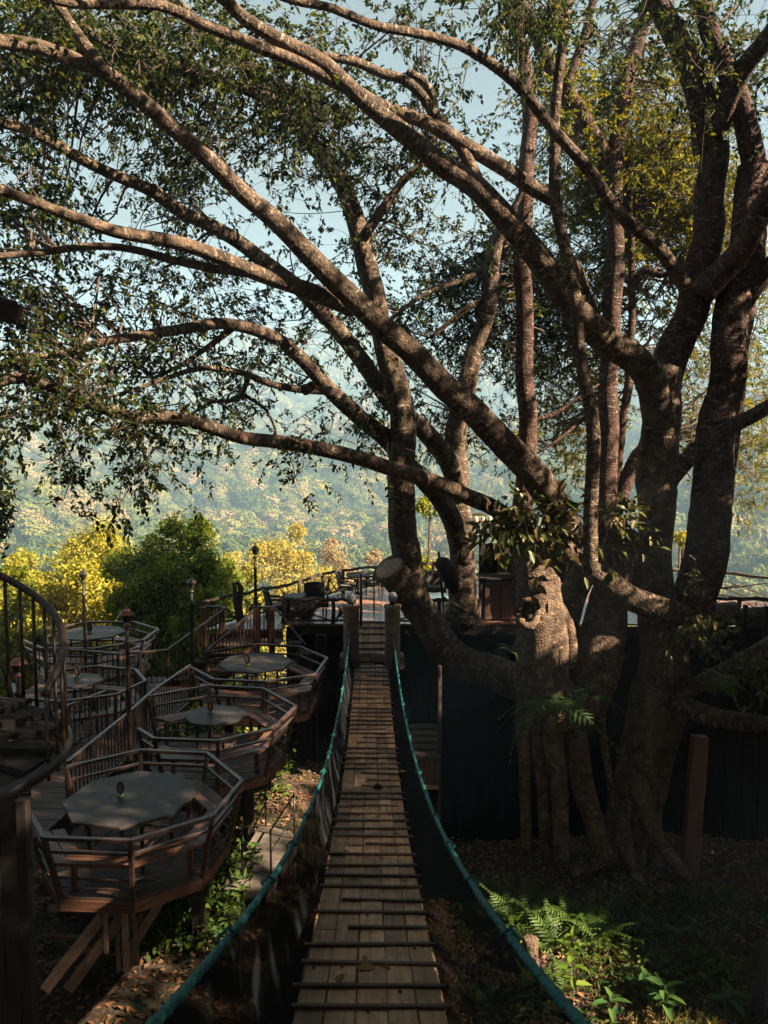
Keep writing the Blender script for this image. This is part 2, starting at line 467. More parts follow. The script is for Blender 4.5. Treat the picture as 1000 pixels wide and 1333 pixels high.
l_.new(m2.outputs['Result'], b_.inputs['Base Color'])
b_.inputs['Roughness'].default_value = 0.95
bp = n_.new('ShaderNodeBump'); bp.inputs['Strength'].default_value = 0.8; bp.inputs['Distance'].default_value = 0.04
l_.new(nb.outputs['Fac'], bp.inputs['Height']); l_.new(bp.outputs['Normal'], b_.inputs['Normal'])

ys = list(np.arange(-30, 5, 1.5)) + list(np.arange(5, 20, 0.25)) + list(np.geomspace(20, 2100, 130))
NX = 150
gv, gf = [], []
for y in ys:
    hw = 28 + 0.85 * max(0, y)
    for i in range(NX + 1):
        t = i / NX * 2 - 1
        x = hw * (0.35 * t + 0.65 * t * abs(t))
        gv.append((x, float(y), gz(x, float(y))))
for j in range(len(ys) - 1):
    for i in range(NX):
        a = j * (NX + 1) + i
        gf.append((a, a + 1, a + NX + 2, a + NX + 1))
me = bpy.data.meshes.new('ground'); me.from_pydata(gv, [], gf); me.materials.append(gm)
me.polygons.foreach_set('use_smooth', [True] * len(me.polygons)); me.update()
ground = tag(link('ground', me), kind='structure')

# ------------------------------------------------------------------ haze
hm = bpy.data.materials.new('valley_haze'); hm.use_nodes = True
hn, hl = hm.node_tree.nodes, hm.node_tree.links
hn.remove(hn['Principled BSDF'])
pv = hn.new('ShaderNodeVolumePrincipled')
pv.inputs['Color'].default_value = (0.46, 0.74, 1.0, 1)
pv.inputs['Density'].default_value = 0.00105
pv.inputs['Anisotropy'].default_value = 0.0
hl.new(pv.outputs[0], hn['Material Output'].inputs['Volume'])
hb = MB().prism([(-1860, -45), (1860, -45), (1860, 2110), (-1860, 2110)], -62, 222)
haze = tag(hb.build('haze', hm), kind='stuff')

# ------------------------------------------------------------------ leaf clouds (numpy): folded leaves, optional twigs
def unit(a):
    return a / np.maximum(np.linalg.norm(a, axis=1, keepdims=True), 1e-9)
def leaves_mesh(name, mat, base, axis, nrm, L, W, fold=0.18, droop=0.15):
    n = len(base)
    axis = unit(axis)
    side = unit(np.cross(nrm, axis))
    nn = unit(np.cross(axis, side))
    L, W = L[:, None], W[:, None]
    V = np.empty((n, 6, 3))
    V[:, 0] = base
    V[:, 1] = base + axis * L * 0.35 + side * W * 0.5 + nn * W * fold
    V[:, 2] = base + axis * L * 0.72 + side * W * 0.36 + nn * (W * fold * 0.7 - L * droop * 0.4)
    V[:, 3] = base + axis * L - nn * L * droop
    V[:, 4] = base + axis * L * 0.72 - side * W * 0.36 + nn * (W * fold * 0.7 - L * droop * 0.4)
    V[:, 5] = base + axis * L * 0.35 - side * W * 0.5 + nn * W * fold
    me = bpy.data.meshes.new(name)
    me.vertices.add(n * 6)
    me.vertices.foreach_set('co', V.reshape(-1))
    q = np.array([[0, 1, 2, 3], [0, 3, 4, 5]])
    F = (q[None] + (np.arange(n) * 6)[:, None, None]).reshape(-1)
    me.loops.add(len(F)); me.loops.foreach_set('vertex_index', F.astype(np.int32))
    me.polygons.add(n * 2)
    me.polygons.foreach_set('loop_start', np.arange(0, n * 8, 4, dtype=np.int32))
    me.materials.append(mat)
    me.update(calc_edges=True)
    me.validate()
    return me
def rand_dirs(n):
    return unit(rng.normal(size=(n, 3)))
def sprays(P, Dr, n_leaf, length, leaf_len, jit=0.5):
    """leaf bases, axes, normals along a drooping twig for each spray origin P heading Dr; also the twig polylines"""
    k = len(P)
    t = (np.arange(n_leaf) + 0.6) / n_leaf
    Ln = length * rng.uniform(0.6, 1.3, k)
    dn = np.array([0, 0, -1.0])
    base = P[:, None] + Dr[:, None] * (t[None, :, None] * Ln[:, None, None]) + dn * (t ** 2)[None, :, None] * (0.28 * Ln)[:, None, None]
    sd = unit(np.cross(Dr, rand_dirs(k)))
    sg = np.where(np.arange(n_leaf) % 2 == 0, 1.0, -1.0)
    ax = Dr[:, None] * 0.55 + sd[:, None] * sg[None, :, None] * 0.8 + rng.normal(size=(k, n_leaf, 3)) * jit * 0.6 + np.array([0, 0, -0.35])
    nr = np.array([0, 0, 1.0]) + rng.normal(size=(k, n_leaf, 3)) * 0.55
    base = base + rng.normal(size=base.shape) * 0.015
    m = k * n_leaf
    L = leaf_len * rng.uniform(0.65, 1.2, m)
    tw = [(P[i], P[i] + Dr[i] * Ln[i] * 0.5 + dn * 0.07 * Ln[i], P[i] + Dr[i] * Ln[i] + dn * 0.28 * Ln[i]) for i in range(k)]
    return base.reshape(-1, 3), ax.reshape(-1, 3), nr.reshape(-1, 3), L, tw
def twig_mesh(name, mat, lines):
    """lines: list of (points, r0, r1): three-sided tapering tubes"""
    m = MB()
    for pts, r0, r1 in lines:
        k = len(pts)
        m.tube(pts, [r0 + (r1 - r0) * i / (k - 1) for i in range(k)], 4 if r0 > 0.012 else 3, cap=False)
    return m.mesh(name, mat, True)

# ------------------------------------------------------------------ far wood on the hills (stuff): instanced crowns over the terrain
fm = leafmat('hill_foliage', [(0.04, 0.07, 0.02), (0.08, 0.105, 0.025), (0.14, 0.15, 0.03), (0.22, 0.20, 0.045), (0.30, 0.22, 0.10), (0.10, 0.125, 0.028), (0.055, 0.085, 0.024), (0.27, 0.235, 0.05)], 0.15, 0.7, per='object')
protos = bpy.data.collections.new('crown_shapes')
import bmesh
for k in range(5):
    # a lumpy rounded body with leaf sprays standing off it
    bm = bmesh.new(); bmesh.ops.create_icosphere(bm, subdivisions=3, radius=1)
    def lumpy(v): return 0.72 + 0.42 * noise.noise((v[0] * 1.6 + k * 9, v[1] * 1.6, v[2] * 1.6)) + 0.22 * noise.noise((v[0] * 4 + k, v[1] * 4, v[2] * 4))
    for v in bm.verts: v.co = v.co * lumpy(v.co) * 0.95
    n = 1300
    d = rand_dirs(n); d[:, 2] = np.where(d[:, 2] < -0.3, -d[:, 2], d[:, 2])
    lump = np.array([lumpy(v) for v in d])
    p = d * (lump * rng.uniform(0.88, 1.1, n))[:, None]
    ax = unit(np.cross(d, rand_dirs(n)) + d * 0.35)
    me = leaves_mesh('crown_shape', fm, p - ax * 0.1, ax, d + rng.normal(size=(n, 3)) * 0.3, rng.uniform(0.09, 0.17, n), rng.uniform(0.07, 0.13, n), droop=0.25)
    bm.from_mesh(me); bm.to_mesh(me); bm.free()
    me.materials.clear(); me.materials.append(fm); me.update()
    o = bpy.data.objects.new('crown_shape', me); protos.objects.link(o)
FP, FS, FI = [], [], []
for (y0, y1, sp, sz) in ((46, 150, 5.2, 3.3), (150, 420, 7.6, 6.2), (420, 800, 11, 9), (800, 1350, 13, 10.5)):
    y = y0
    while y < y1:
        x = -0.62 * y - 8
        while x < 0.62 * y + 8:
            xx, yy = x + rng.uniform(-.5, .5) * sp, y + rng.uniform(-.5, .5) * sp
            if noise.noise((xx / 40, yy / 40, 2)) > -0.42 or yy > 300:
                s = sz * rng.uniform(0.65, 1.3)
                FP.append((xx, yy, gz(xx, yy) + s * 0.55)); FS.append(s)
            x += sp
        y += sp * 0.9
fo = bpy.data.meshes.new('hill_forest'); fo.from_pydata(FP, [], [])
at_ = fo.attributes.new('size', 'FLOAT', 'POINT'); at_.data.foreach_set('value', np.array(FS, dtype=np.float32))
forest = tag(link('hill_forest', fo), kind='stuff')
ng = bpy.data.node_groups.new('hill_forest', 'GeometryNodeTree')
ng.interface.new_socket('Geometry', in_out='INPUT', socket_type='NodeSocketGeometry')
ng.interface.new_socket('Geometry', in_out='OUTPUT', socket_type='NodeSocketGeometry')
gn = ng.nodes
gi, go = gn.new('NodeGroupInput'), gn.new('NodeGroupOutput')
ci = gn.new('GeometryNodeCollectionInfo'); ci.inputs['Collection'].default_value = protos
ci.inputs['Separate Children'].default_value = True; ci.inputs['Reset Children'].default_value = True
ip = gn.new('GeometryNodeInstanceOnPoints'); ip.inputs['Pick Instance'].default_value = True
na_ = gn.new('GeometryNodeInputNamedAttribute'); na_.data_type = 'FLOAT'; na_.inputs['Name'].default_value = 'size'
rv = gn.new('FunctionNodeRandomValue'); rv.data_type = 'FLOAT_VECTOR'; rv.inputs['Min'].default_value = (-0.12, -0.12, 0); rv.inputs['Max'].default_value = (0.12, 0.12, 6.28)
ng.links.new(gi.outputs[0], ip.inputs['Points']); ng.links.new(ci.outputs[0], ip.inputs['Instance'])
ng.links.new(na_.outputs['Attribute'], ip.inputs['Scale']); ng.links.new(rv.outputs[0], ip.inputs['Rotation'])
ng.links.new(ip.outputs[0], go.inputs[0])
md = forest.modifiers.new('forest', 'NODES'); md.node_group = ng

# ------------------------------------------------------------------ trees beyond the deck, each with its own crown
def valley_tree(name, label, foot, z_top, width, n_leaf, leaf, mat, cat='tree', group='sunlit trees below the terrace', lobes=9, base_frac=0.25, seed=0, gaps=False):
    rs = random.Random(seed)
    x, y = foot
    z0 = gz(x, y) - 0.3
    t = empty(name, (x, y, z0), label, cat, group)
    H = z_top - z0
    ctr = []
    zc0 = z0 + H * base_frac
    zb, hw = zc0, width * 0.5
    for k in range(lobes):
        s = width * rs.uniform(0.13, 0.21)
        d = rand_dirs(1)[0] * (rs.random() ** 0.4)
        if k == 0: d = np.array([0.1, 0, 1.0])
        rv_ = (z_top - zb) * 0.5
        ctr.append((x + d[0] * (hw - s), y + d[1] * (hw - s), (z_top + zb) * .5 + d[2] * max(.1, rv_ - s), s))
    for (cx, cy, cz, s_) in ctr[:lobes]:
        for _ in range(2):   # smaller boughs that break the outline
            d = rand_dirs(1)[0]; d[2] = abs(d[2]) * .8
            ctr.append((cx + d[0] * s_ * .95, cy + d[1] * s_ * .95, cz + d[2] * s_ * .95, s_ * rs.uniform(.35, .6)))
    tr = MB()
    tr.tube([(x, y, z0), (x + .1, y, z0 + H * .25), (x - .05, y + .1, z0 + H * .55), (x, y, z0 + H * .8)], [H * .025, H * .02, H * .013, H * .006], 8)
    tr.build('trunk', M['bark'], t, True)
    for c in ctr[:7]:
        b = MB(); h0 = z0 + H * rs.uniform(.2, .5)
        b.tube([(x, y, h0), ((x + c[0]) / 2, (y + c[1]) / 2, (h0 + c[2]) / 2 + .1), c[:3]], [H * .011, H * .007, H * .003], 6)
        b.build('limb', M['bark'], t, True)
    P, Dn = [], []
    per = n_leaf // len(ctr)
    for (cx, cy, cz, s) in ctr:
        d = rand_dirs(per)
        lump = np.array([0.8 + 0.55 * noise.noise((v[0] * 2.2 + cx, v[1] * 2.2 + cy, v[2] * 2.2 + cz)) for v in d])
        r = s * (0.55 + 0.75 * (lump - .5)) * 1.15 * rng.uniform(0.4, 1.1, per) ** 0.6
        shag = rng.random(per) < .12; r = np.where(shag, r * rng.uniform(1.05, 1.45, per), r)
        P.append(np.array([cx, cy, cz]) + d * r[:, None] * np.array([1, 1, 0.85])); Dn.append(d)
    P = np.concatenate(P); Dn = np.concatenate(Dn)
    if gaps:
        kp = ~in_gap(P); P, Dn = P[kp], Dn[kp]
    n = len(P)
    ax = unit(Dn * 0.5 + rand_dirs(n) * 0.8 + np.array([0, 0, -0.4]))
    me = leaves_mesh('crown', mat, P, ax, Dn + np.array([0, 0, 0.7]) + rng.normal(size=(n, 3)) * 0.5, leaf * rng.uniform(.6, 1.3, n), leaf * 0.55 * rng.uniform(.7, 1.2, n))
    c = link('crown', me, t); c['kind'] = 'stuff'
    return t
M['yellow'] = leafmat('yellow_foliage', [(0.10, 0.12, 0.018), (0.22, 0.215, 0.025), (0.34, 0.30, 0.035), (0.42, 0.35, 0.05)], 0.4)
M['shade'] = leafmat('shade_tree_foliage', [(0.02, 0.045, 0.012), (0.045, 0.075, 0.015), (0.08, 0.10, 0.018)], 0.2)
M['yolive'] = leafmat('yellow_green_foliage', [(0.07, 0.10, 0.012), (0.16, 0.18, 0.018), (0.28, 0.27, 0.022)], 0.45)
M['dkgreen'] = leafmat('deep_green_foliage', [(0.045, 0.085, 0.016), (0.10, 0.145, 0.022), (0.24, 0.25, 0.03)], 0.42)
M['pale'] = leafmat('pale_yellow_foliage', [(0.22, 0.20, 0.03), (0.38, 0.33, 0.05), (0.46, 0.36, 0.10)], 0.4)
M['tan'] = leafmat('pinkish_tan_foliage', [(0.26, 0.18, 0.09), (0.36, 0.25, 0.13), (0.30, 0.25, 0.08)], 0.35)
def vt(px, py, D, wpx, *a, **k):
    p = pt(px, py, D)
    return p.x, p.y, p.z, wpx * D / 1000
for i, (nm, lab, px, py, D, wpx, n, lf, mt, lb, bf) in enumerate((
    ('broadleaf_tree', 'tall yellow sunlit tree rising behind the far left terrace', 92, 684, 36, 280, 40000, .2, 'yellow', 46, .25),
    ('broadleaf_tree', 'green bushy tree with yellow top standing between the lamp posts', 228, 660, 30, 195, 32000, .18, 'dkgreen', 44, .35),
    ('broadleaf_tree', 'pale yellow round tree beyond the tall lamp post on the stair landing', 372, 682, 62, 150, 18000, .26, 'pale', 34, .02),
    ('broadleaf_tree', 'pinkish tan tree at the right shoulder of the pale yellow tree', 434, 700, 70, 100, 8000, .28, 'tan', 26, .02),
    ('broadleaf_tree', 'bright yellow green tree glowing behind the curved fig trunk', 556, 640, 33, 105, 8000, .2, 'yolive', 24, .1),
    ('broadleaf_tree', 'olive green low tree at the foot of the tall yellow tree', 15, 735, 30, 130, 8000, .2, 'yolive', 24, .1),
    ('broadleaf_tree', 'shaded yellow green tree directly behind the far left terrace table', 150, 762, 29, 130, 9000, .19, 'yolive', 24, .1),
    ('broadleaf_tree', 'yellow tree filling the gap between the tall yellow tree and the green bushy tree', 165, 728, 38, 120, 17000, .19, 'yellow', 26, .1),
    ('broadleaf_tree', 'yellow tree at the left border beside the tall yellow tree', 22, 712, 40, 130, 17000, .19, 'yellow', 26, .1),
    ('broadleaf_tree', 'small bright yellow bush tree between the two right fig trunks', 884, 692, 27, 46, 1800, .15, 'yellow', 5, .3),
    ('broadleaf_tree', 'deep green tree behind the stair balusters below the green bushy tree', 262, 770, 27, 110, 8000, .18, 'dkgreen', 24, .1),
    ('broadleaf_tree', 'yellow tree low behind the branch railing beside the landing', 318, 738, 44, 85, 5000, .26, 'yellow', 24, .05),
    ('broadleaf_tree', 'pale tree far down the slope left of the pale yellow tree', 300, 715, 85, 60, 6000, .32, 'pale', 22, .02),
    ('broadleaf_tree', 'tan tree on the slope beyond the middle of the deck railing', 486, 716, 78, 60, 6000, .32, 'tan', 22, .02),
)):
    x, y, z, w = vt(px, py, D, wpx)
    valley_tree(nm, lab, (x, y), z, w * 1.15, int(n * 1.7), lf, M[mt], lobes=lb, base_frac=bf, seed=i + 3)

# unseen trees added behind and beside the viewer to cut light on the garden
for i, (x, y, zt, w, lab) in enumerate(((13.5, 3, 16, 9, 'tall dense shade tree added right of the garden bank'), (11, -7, 17, 10, 'tall dense shade tree added behind the viewer on the right'), (1, -11, 18, 11, 'tall dense shade tree added behind the bridge start'), (-9, -8, 17, 10, 'tall dense shade tree added behind the viewer on the left'), (-14, 1, 14, 8, 'dense shade tree added left of the spiral stair'), (10.6, 11.5, 11, 6.8, 'low dense shade tree added to the right of the fig'), (12.2, 14.8, 9.5, 6.5, 'low dense shade tree added behind the logs at the right'), (-10.8, 9, 12, 6, 'dense shade tree added left of the nearest terrace'), (-14.5, 16, 10, 6, 'dense shade tree added left of the far terrace'), (18, 8, 16, 9, 'tall shade tree added far to the right of the bank'), (13, 17, 9, 6, 'low dense shade tree added beyond the right end of the deck'))):
    valley_tree('broadleaf_tree', lab, (x, y), zt, w, 12000,   .34, M['shade'], group='unseen shade trees added round the garden', lobes=44, base_frac=.02, seed=90 + i, gaps=True)

# ------------------------------------------------------------------ deck
DZ = 2.9
BACK = [(-4.25, 17.75), (-3.57, 18.9), (-3.05, 19.6), (-2.33, 20.6), (-1.8, 21.9), (-1.26, 22.6), (-.1, 23.5), (1.5, 24.2), (5, 24.6), (8.9, 22.6), (10.8, 20.6), (12.4, 18.6)]
def back_y(x):
    for (a, ya), (b, yb) in zip(BACK, BACK[1:]):
        if a <= x <= b: return ya + (yb - ya) * (x - a) / (b - a)
    return BACK[0][1] if x < BACK[0][0] else BACK[-1][1]
deck = empty('viewing_deck', (3, 18.3, DZ), 'raised timber viewing deck at the end of the rope bridge, boards polished and reddish', 'deck')
x = -4.1
while x < 12.2:
    y0 = 18.3 if x > -2.3 else 17.7 + 0.02 * (x + 4)
    y1 = back_y(x)
    if y1 - y0 > 0.25:
        beam('deck_board', (x, y0 + rng.uniform(-.015, .015), DZ - .02 + rng.uniform(-.003, .003)), (x, y1, DZ - .02 + rng.uniform(-.003, .003)), 0.145, 0.04, M['deck'], deck, roll=rng.uniform(-.012, .012))
    x += 0.151
beam('fascia', (-2.35, 18.26, DZ - .16), (12.2, 18.26, DZ - .16), 0.05, 0.2, M['dark'], deck)
for xx in np.arange(-2.2, 12.3, 1.6):
    beam('joist', (xx, 18.3, DZ - .15), (xx, 23 if xx < 10 else 19.5, DZ - .15), .1, .18, M['dark'], deck)
beam('edge_beam', (-4.2, 17.62, DZ - .17), (-2.35, 17.66, DZ - .17), .06, .18, M['terrace'], deck)

wall = empty('timber_wall', (4, 21.6, -2), 'wall of upright boards under the deck, partly added to stop valley light, near-black for shade', 'wall')
x = -2.3
while x < 13:
    top = DZ - .3
    wy = 21.6 if -.75 < x < 5.6 else 18.62  # set back in the middle so the space below falls darker
    beam('board', (x, wy + .026 * (round((x + 2.3) / .21) % 2), -7.5), (x, wy + .026 * (round((x + 2.3) / .21) % 2), top),   .215, .03, M['shade_black'], wall, up=Vector((0, 1, 0)))
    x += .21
beam('light_stop_return', (5.6, 18.6, -2.6), (5.6, 21.8, -2.6), .04, 10.6, M['shade_black'], wall)  # panel added to keep valley light out of the recess
beam('light_stop', (5.6, 18.76, -2.4), (13, 18.76, -2.4), .03, 10.2, M['shade_black'], wall)  # added behind the boards to block bright slits
beam('light_stop', (-2.4, 21.8, -2.4), (5.6, 21.8, -2.4),   .04, 10.4, M['shade_black'], wall)  # added along the back to stop light leaking in
side = empty('timber_wall', (-2.42, 20, -2), 'return wall of boards under the left corner of the deck, near-black for shade', 'wall')
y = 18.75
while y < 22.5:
    beam('board', (-2.42 + .03 * (int(y / .21) % 2), y, -6.5), (-2.42 + .03 * (int(y / .21) % 2), y, DZ - .3), .235, .025, M['shade_black'], side, up=Vector((1, 0, 0)))
    y += .21

# ------------------------------------------------------------------ rope bridge
W = 0.72
ROWS = [(1333, 193, 481.5), (1194, 140, 481), (1126, 116, 483), (1077, 94, 484), (1054, 87, 484), (1013, 73.5, 484), (962, 60, 483), (925, 53, 483.5), (892, 47, 483.5), (859, 43, 483.5)]
bp_ = [pt(c, py, W * 1000 / w) for py, w, c in ROWS]
zf = np.polyfit([p.y for p in bp_], [p.z for p in bp_], 2)
xf = np.polyfit([p.y for p in bp_], [p.x for p in bp_], 1)
def bridge(y, dx=0.0, dz=0.0):
    return Vector((np.polyval(xf, y) + dx, y, np.polyval(zf, y) + dz))
Y0, Y1 = 0.6, 16.55
br = empty('suspension_bridge', bridge(8), 'narrow plank suspension bridge with teal ropes and dark side nets running to the deck', 'rope bridge')
ybat = []
y = Y0
while y < Y1 - .2:
    ybat.append(y); y += rng.uniform(.24, .33)
ci = 0
edges = [-.36, -.222, -.072, .085, .228, .36]
for c in range(5):
    j = -(c % 2)
    while j < len(ybat) - 1:
        a, b = ybat[max(j, 0)], ybat[min(j + 2, len(ybat) - 1)]
        if b - a > .1:
            w = round(edges[c + 1] - edges[c] - .006, 3)
            dz = rng.uniform(-.004, .004)
            xm = (edges[c] + edges[c + 1]) / 2 + rng.uniform(-.004, .004)
            beam('plank', bridge(a + .004, xm, dz), bridge(b - .004, xm, dz + rng.uniform(-.004, .004)), w, .028, M['plank'], br, roll=rng.uniform(-.018, .018))
        j += 2
for k, y in enumerate(ybat):
    if y < 1: continue
    l, r = -.40, .40
    if rng.random() < .22: l, r = ((-.40, rng.uniform(.1, .3)) if rng.random() < .5 else (rng.uniform(-.25, -.02), .37))
    t = rng.uniform(-.018, .018)
    beam('batten', bridge(y - t, l + rng.uniform(-.02, .02), .032), bridge(y + t, r + rng.uniform(-.02, .02), .025), .024, .021, M['batten'], br, roll=rng.uniform(-.1, .1))
for sx in (-1, 1):
    MB().tube([bridge(y, sx * .33, -.04) for y in np.arange(Y0, Y1 + .3, .4)], .018, 6).build('support_cable', M['iron'], br, True)
LEFT = [(198, 1333), (270, 1238), (324, 1179), (382, 1098), (409, 1032), (431, 962), (441, 922), (450, 874), (456, 830), (458, 800)]
RIGHT = [(752, 1325), (678, 1248), (628, 1182), (591, 1120), (566, 1071), (544, 1006), (531, 955), (521, 900), (514, 840), (511, 800)]
HW = .455
ropes = []
for side_, rows in ((-1, LEFT), (1, RIGHT)):
    ps = []
    for px, py in rows[:-1]:
        D = 2.0
        for _ in range(40):
            p = pt(px, py, D)
            cx = np.polyval(xf, p.y)
            D = max(.5, min(16.9, HW * 1000 / abs(px - 500 - cx / D * 1000)))
        ps.append(pt(px, py, D))
    yy = [p.y for p in ps]; zz = [p.z - np.polyval(zf, p.y) for p in ps]
    cf = np.polyfit(yy, zz, 3)
    ropes.append((side_, cf, min(yy)))
def rope_pt(s, y):
    cf = np.mean([r[1] for r in ropes], axis=0)
    return bridge(y, s * HW, float(np.polyval(cf, max(y, 1.2))))
rope_ys = np.arange(.7, 16.7, .12)
for s in (-1, 1):
    m = MB()
    pts = [rope_pt(s, y) for y in rope_ys]
    m.tube(pts, [.0135 * (1 + .10 * math.sin(i * 2.3)) for i in range(len(pts))], 10)
    # the lay of the rope: two strands wound round it
    for ph in (0, math.pi):
        fine = np.arange(.7, 16.6, .035)
        hp = []
        for y in fine:
            a = ph + y * 34
            hp.append(rope_pt(s, y) + Vector((math.cos(a), 0, math.sin(a))) * .0115)
        m.tube(hp, .0058, 5)
    m.build('rope', M['rope'], br, True)
    # side net with a mesh of its own from rope to plank edge
    v, f, uv = [], [], []
    nz_ = 8
    for i, y in enumerate(rope_ys):
        a, b = rope_pt(s, y), bridge(y, s * .375, -.03)
        for k in range(nz_ + 1):
            t = k / nz_
            p = a.lerp(b, t)
            p.x += s * (.035 * math.sin(t * math.pi) * (1 + .6 * math.sin(y * 2.1)) + .012 * noise.noise((y * 1.3, t * 3, s)))
            v.append(p); uv.append((y, t))
    for i in range(len(rope_ys) - 1):
        for k in range(nz_):
            a = i * (nz_ + 1) + k
            f.append((a, a + 1, a + nz_ + 2, a + nz_ + 1))
    me = bpy.data.meshes.new('side_net'); me.from_pydata(v, [], f); me.materials.append(M['net'])
    ul = me.uv_layers.new(name='UVMap')
    for lp in me.loops: ul.data[lp.index].uv = uv[lp.vertex_index]
    me.polygons.foreach_set('use_smooth', [True] * len(me.polygons)); me.update()
    link('side_net', me, br)
    for y in np.arange(1.4, 16.4, .95):
        a = rope_pt(s, y)
        MB().tube([a + Vector((0, -.03, .0)), a + Vector((s * .028, -.01, .01)), a + Vector((0, .012, .029)), a + Vector((-s * .028, .03, 0)), a + Vector((0, .045, -.028))], .007, 5).build('rope_lashing', M['rope'], br, True)

# gate posts with ball lamps, ledge and plank ramp at the deck end
for k, px in enumerate((457.5, 511)):
    p = pt(px, 850, 16.4)
    s = 'left' if k == 0 else 'right'
    t = empty('gate_post', p, f'round rendered post with white ball lamp on the {s} of the bridge end', 'post', 'gate posts at the bridge end')
    zt = pt(px, 786, 16.4).z - p.z
    m = MB().lathe([(.165, -.35), (.17, 0), (.165, zt * .5), (.168, zt - .07), (.185, zt - .06), (.185, zt - .01), (.165, zt)], 20, p)
    m.build('shaft', M['post'], t, True)
    MB().lathe([(.06, 0), (.055, .05), (.08, .055), (.08, .08)], 14, p + Vector((0, 0, zt))).build('lamp_base', M['iron'], t, True)
    lb_ = [o for o in t.children if o.name.startswith('lamp_base')][0]
    c = p + Vector((0, 0, zt + .165))
    MB().lathe([(.012, -.105), (.06, -.088), (.09, -.055), (.105, 0), (.09, .055), (.06, .088), (.012, .105)], 20, c).build('lamp_globe', M['ball'], lb_, True)
    sx = -1 if k == 0 else 1
    beam('stone_block', p + Vector((sx * .04, -.02, -.22)), p + Vector((sx * .04, .42, -.22)), .44, .26, M['concrete'], t)
ramp_ = empty('plank_ramp', (-.28, 17.4, 2.5), 'short plank ramp with dark cross battens rising from the bridge onto the deck', 'ramp')
lp = bridge(16.9)
beam('ledge', (lp.x - .36, 16.88, lp.z + .02), (lp.x + .36, 16.88, lp.z + .02), .36, .20, M['post'], ramp_)
z0, z1 = lp.z + .16, DZ + .01
for c in range(5):
    xx = lp.x - .27 + c * .135
    beam('plank', (xx, 17.0, z0), (xx, 18.35, z1), .128, .03, M['plank'], ramp_, roll=rng.uniform(-.02, .02))
for t_ in (.16, .5, .75, .98):
    yy = 17.0 + 1.35 * t_; zz = z0 + (z1 - z0) * t_ + .03
    beam('batten', (lp.x - .33, yy, zz), (lp.x + .33, yy, zz), .05, .045, M['batten'], ramp_)
gp = empty('entry_frame', (-.5, 18.4, DZ), 'thin steel gate frame standing behind the left ball lamp post', 'gate')
a = pt(470, 815, 18.3); 
rod('upright', a, pt(470, 747, 18.3), .035, M['rail'], gp)
beam('top_bar', pt(452, 746, 18.35), pt(487, 744, 19.6), .035, .035, M['rail'], gp)
beam('upright', pt(487, 745, 19.6), pt(487, 800, 19.6), .035, .035, M['rail'], gp)
beam('lower_bar', pt(456, 762, 18.35), pt(470, 762, 18.32), .03, .03, M['rail'], gp)

# ------------------------------------------------------------------ steel railings with balusters
def railing(name, label, pts, h, sp=.11, group='baluster railings of the terraces', post=.05, mat=None, posts=None, lamp=False):
    mat = mat or M['rail']
    pts = [Vector(p) for p in pts]
    t = empty(name, pts[0], label, 'railing', group)
    H = Vector((0, 0, h))
    for i, p in enumerate(pts):
        beam('post', p - Vector((0, 0, .1)), p + H - Vector((0, 0, .01)), post, post, mat, t, up=Vector((0, 1, 0)))
    for a, b in zip(pts, pts[1:]):
        beam('handrail', a + H, b + H, .06, .045, mat, t)
        beam('bottom_rail', a + Vector((0, 0, .09)), b + Vector((0, 0, .09)), .035, .03, mat, t)
        n = max(1, int((b - a).length / sp))
        for k in range(1, n):
            q = a.lerp(b, k / n)
            beam('baluster', q + Vector((0, 0, .09)), q + H - Vector((0, 0, .03)), .02, .02, mat, t, up=Vector((0, 1, 0)))
    return t

WZ = 2.03
def wpt(px, py, h=.75, z=WZ):
    p = onz(px, py, z + h); return Vector((p.x, p.y, z))
# walkway that links the terraces and the stair to the deck
walk = empty('timber_walkway', (-4.6, 12, WZ), 'timber walkway running past the boat shaped terraces towards the deck stair', 'walkway')
y = 8.2
while y < 16.2:
    xr = -4.42 + (y - 10.6) * .105 if y < 15.4 else -3.88
    beam('board', (xr - 1.05 + rng.uniform(-.02, .02), y, WZ - .025), (xr + .05, y, WZ - .025 + rng.uniform(-.003, .003)), .16, .04, M['floor'], walk, roll=rng.uniform(-.015, .015))
    y += .167
for xo in (-.9, -.1):
    beam('joist', (-4.65 + xo, 8.2, WZ - .13), (-3.9 + xo, 16.2, WZ - .13), .08, .16, M['dark'], walk)
fr = [wpt(87, 993), wpt(165, 930), wpt(191, 907)]
railing('baluster_railing', 'steel baluster railing with lit handrail beside the nearest terrace', [fr[0], fr[1]], .75)
railing('baluster_railing', 'steel baluster railing rising past the middle terrace to the dark lamp post', [wpt(167, 928), wpt(200, 899), wpt(248, 866)], .75)
LZ = 2.72
sr0 = Vector((-3.78, 16.2, WZ)); sr1 = Vector((-2.92, 17.05, LZ))
sl0 = Vector((-4.65, 16.2, WZ)); sl1 = Vector((-3.62, 17.1, LZ))
railing('baluster_railing', 'sloping right balustrade of the stair up to the deck landing', [sr0, sr1], .76, .10)
railing('baluster_railing', 'sloping left balustrade of the stair, behind the thin dark lamp post', [Vector((-5.6, 15.9, WZ)), sl0, sl1], .76, .10)
st = empty('timber_stair', sr0, 'timber stair climbing from the walkway to the deck landing', 'stair')
for k in range(5):
    t_ = (k + .5) / 5
    a = sr0.lerp(sr1, t_); b = sl0.lerp(sl1, t_)
    beam('tread', a + Vector((0, 0, .05)), b + Vector((0, 0, .05)), .27, .045, M['floor'], st)
beam('stringer', sr0 + Vector((.03, 0, -.08)), sr1 + Vector((.03, 0, -.08)), .05, .22, M['terrace'], st)
beam('stringer', sl0 + Vector((-.03, 0, -.08)), sl1 + Vector((-.03, 0, -.08)), .05, .22, M['terrace'], st)
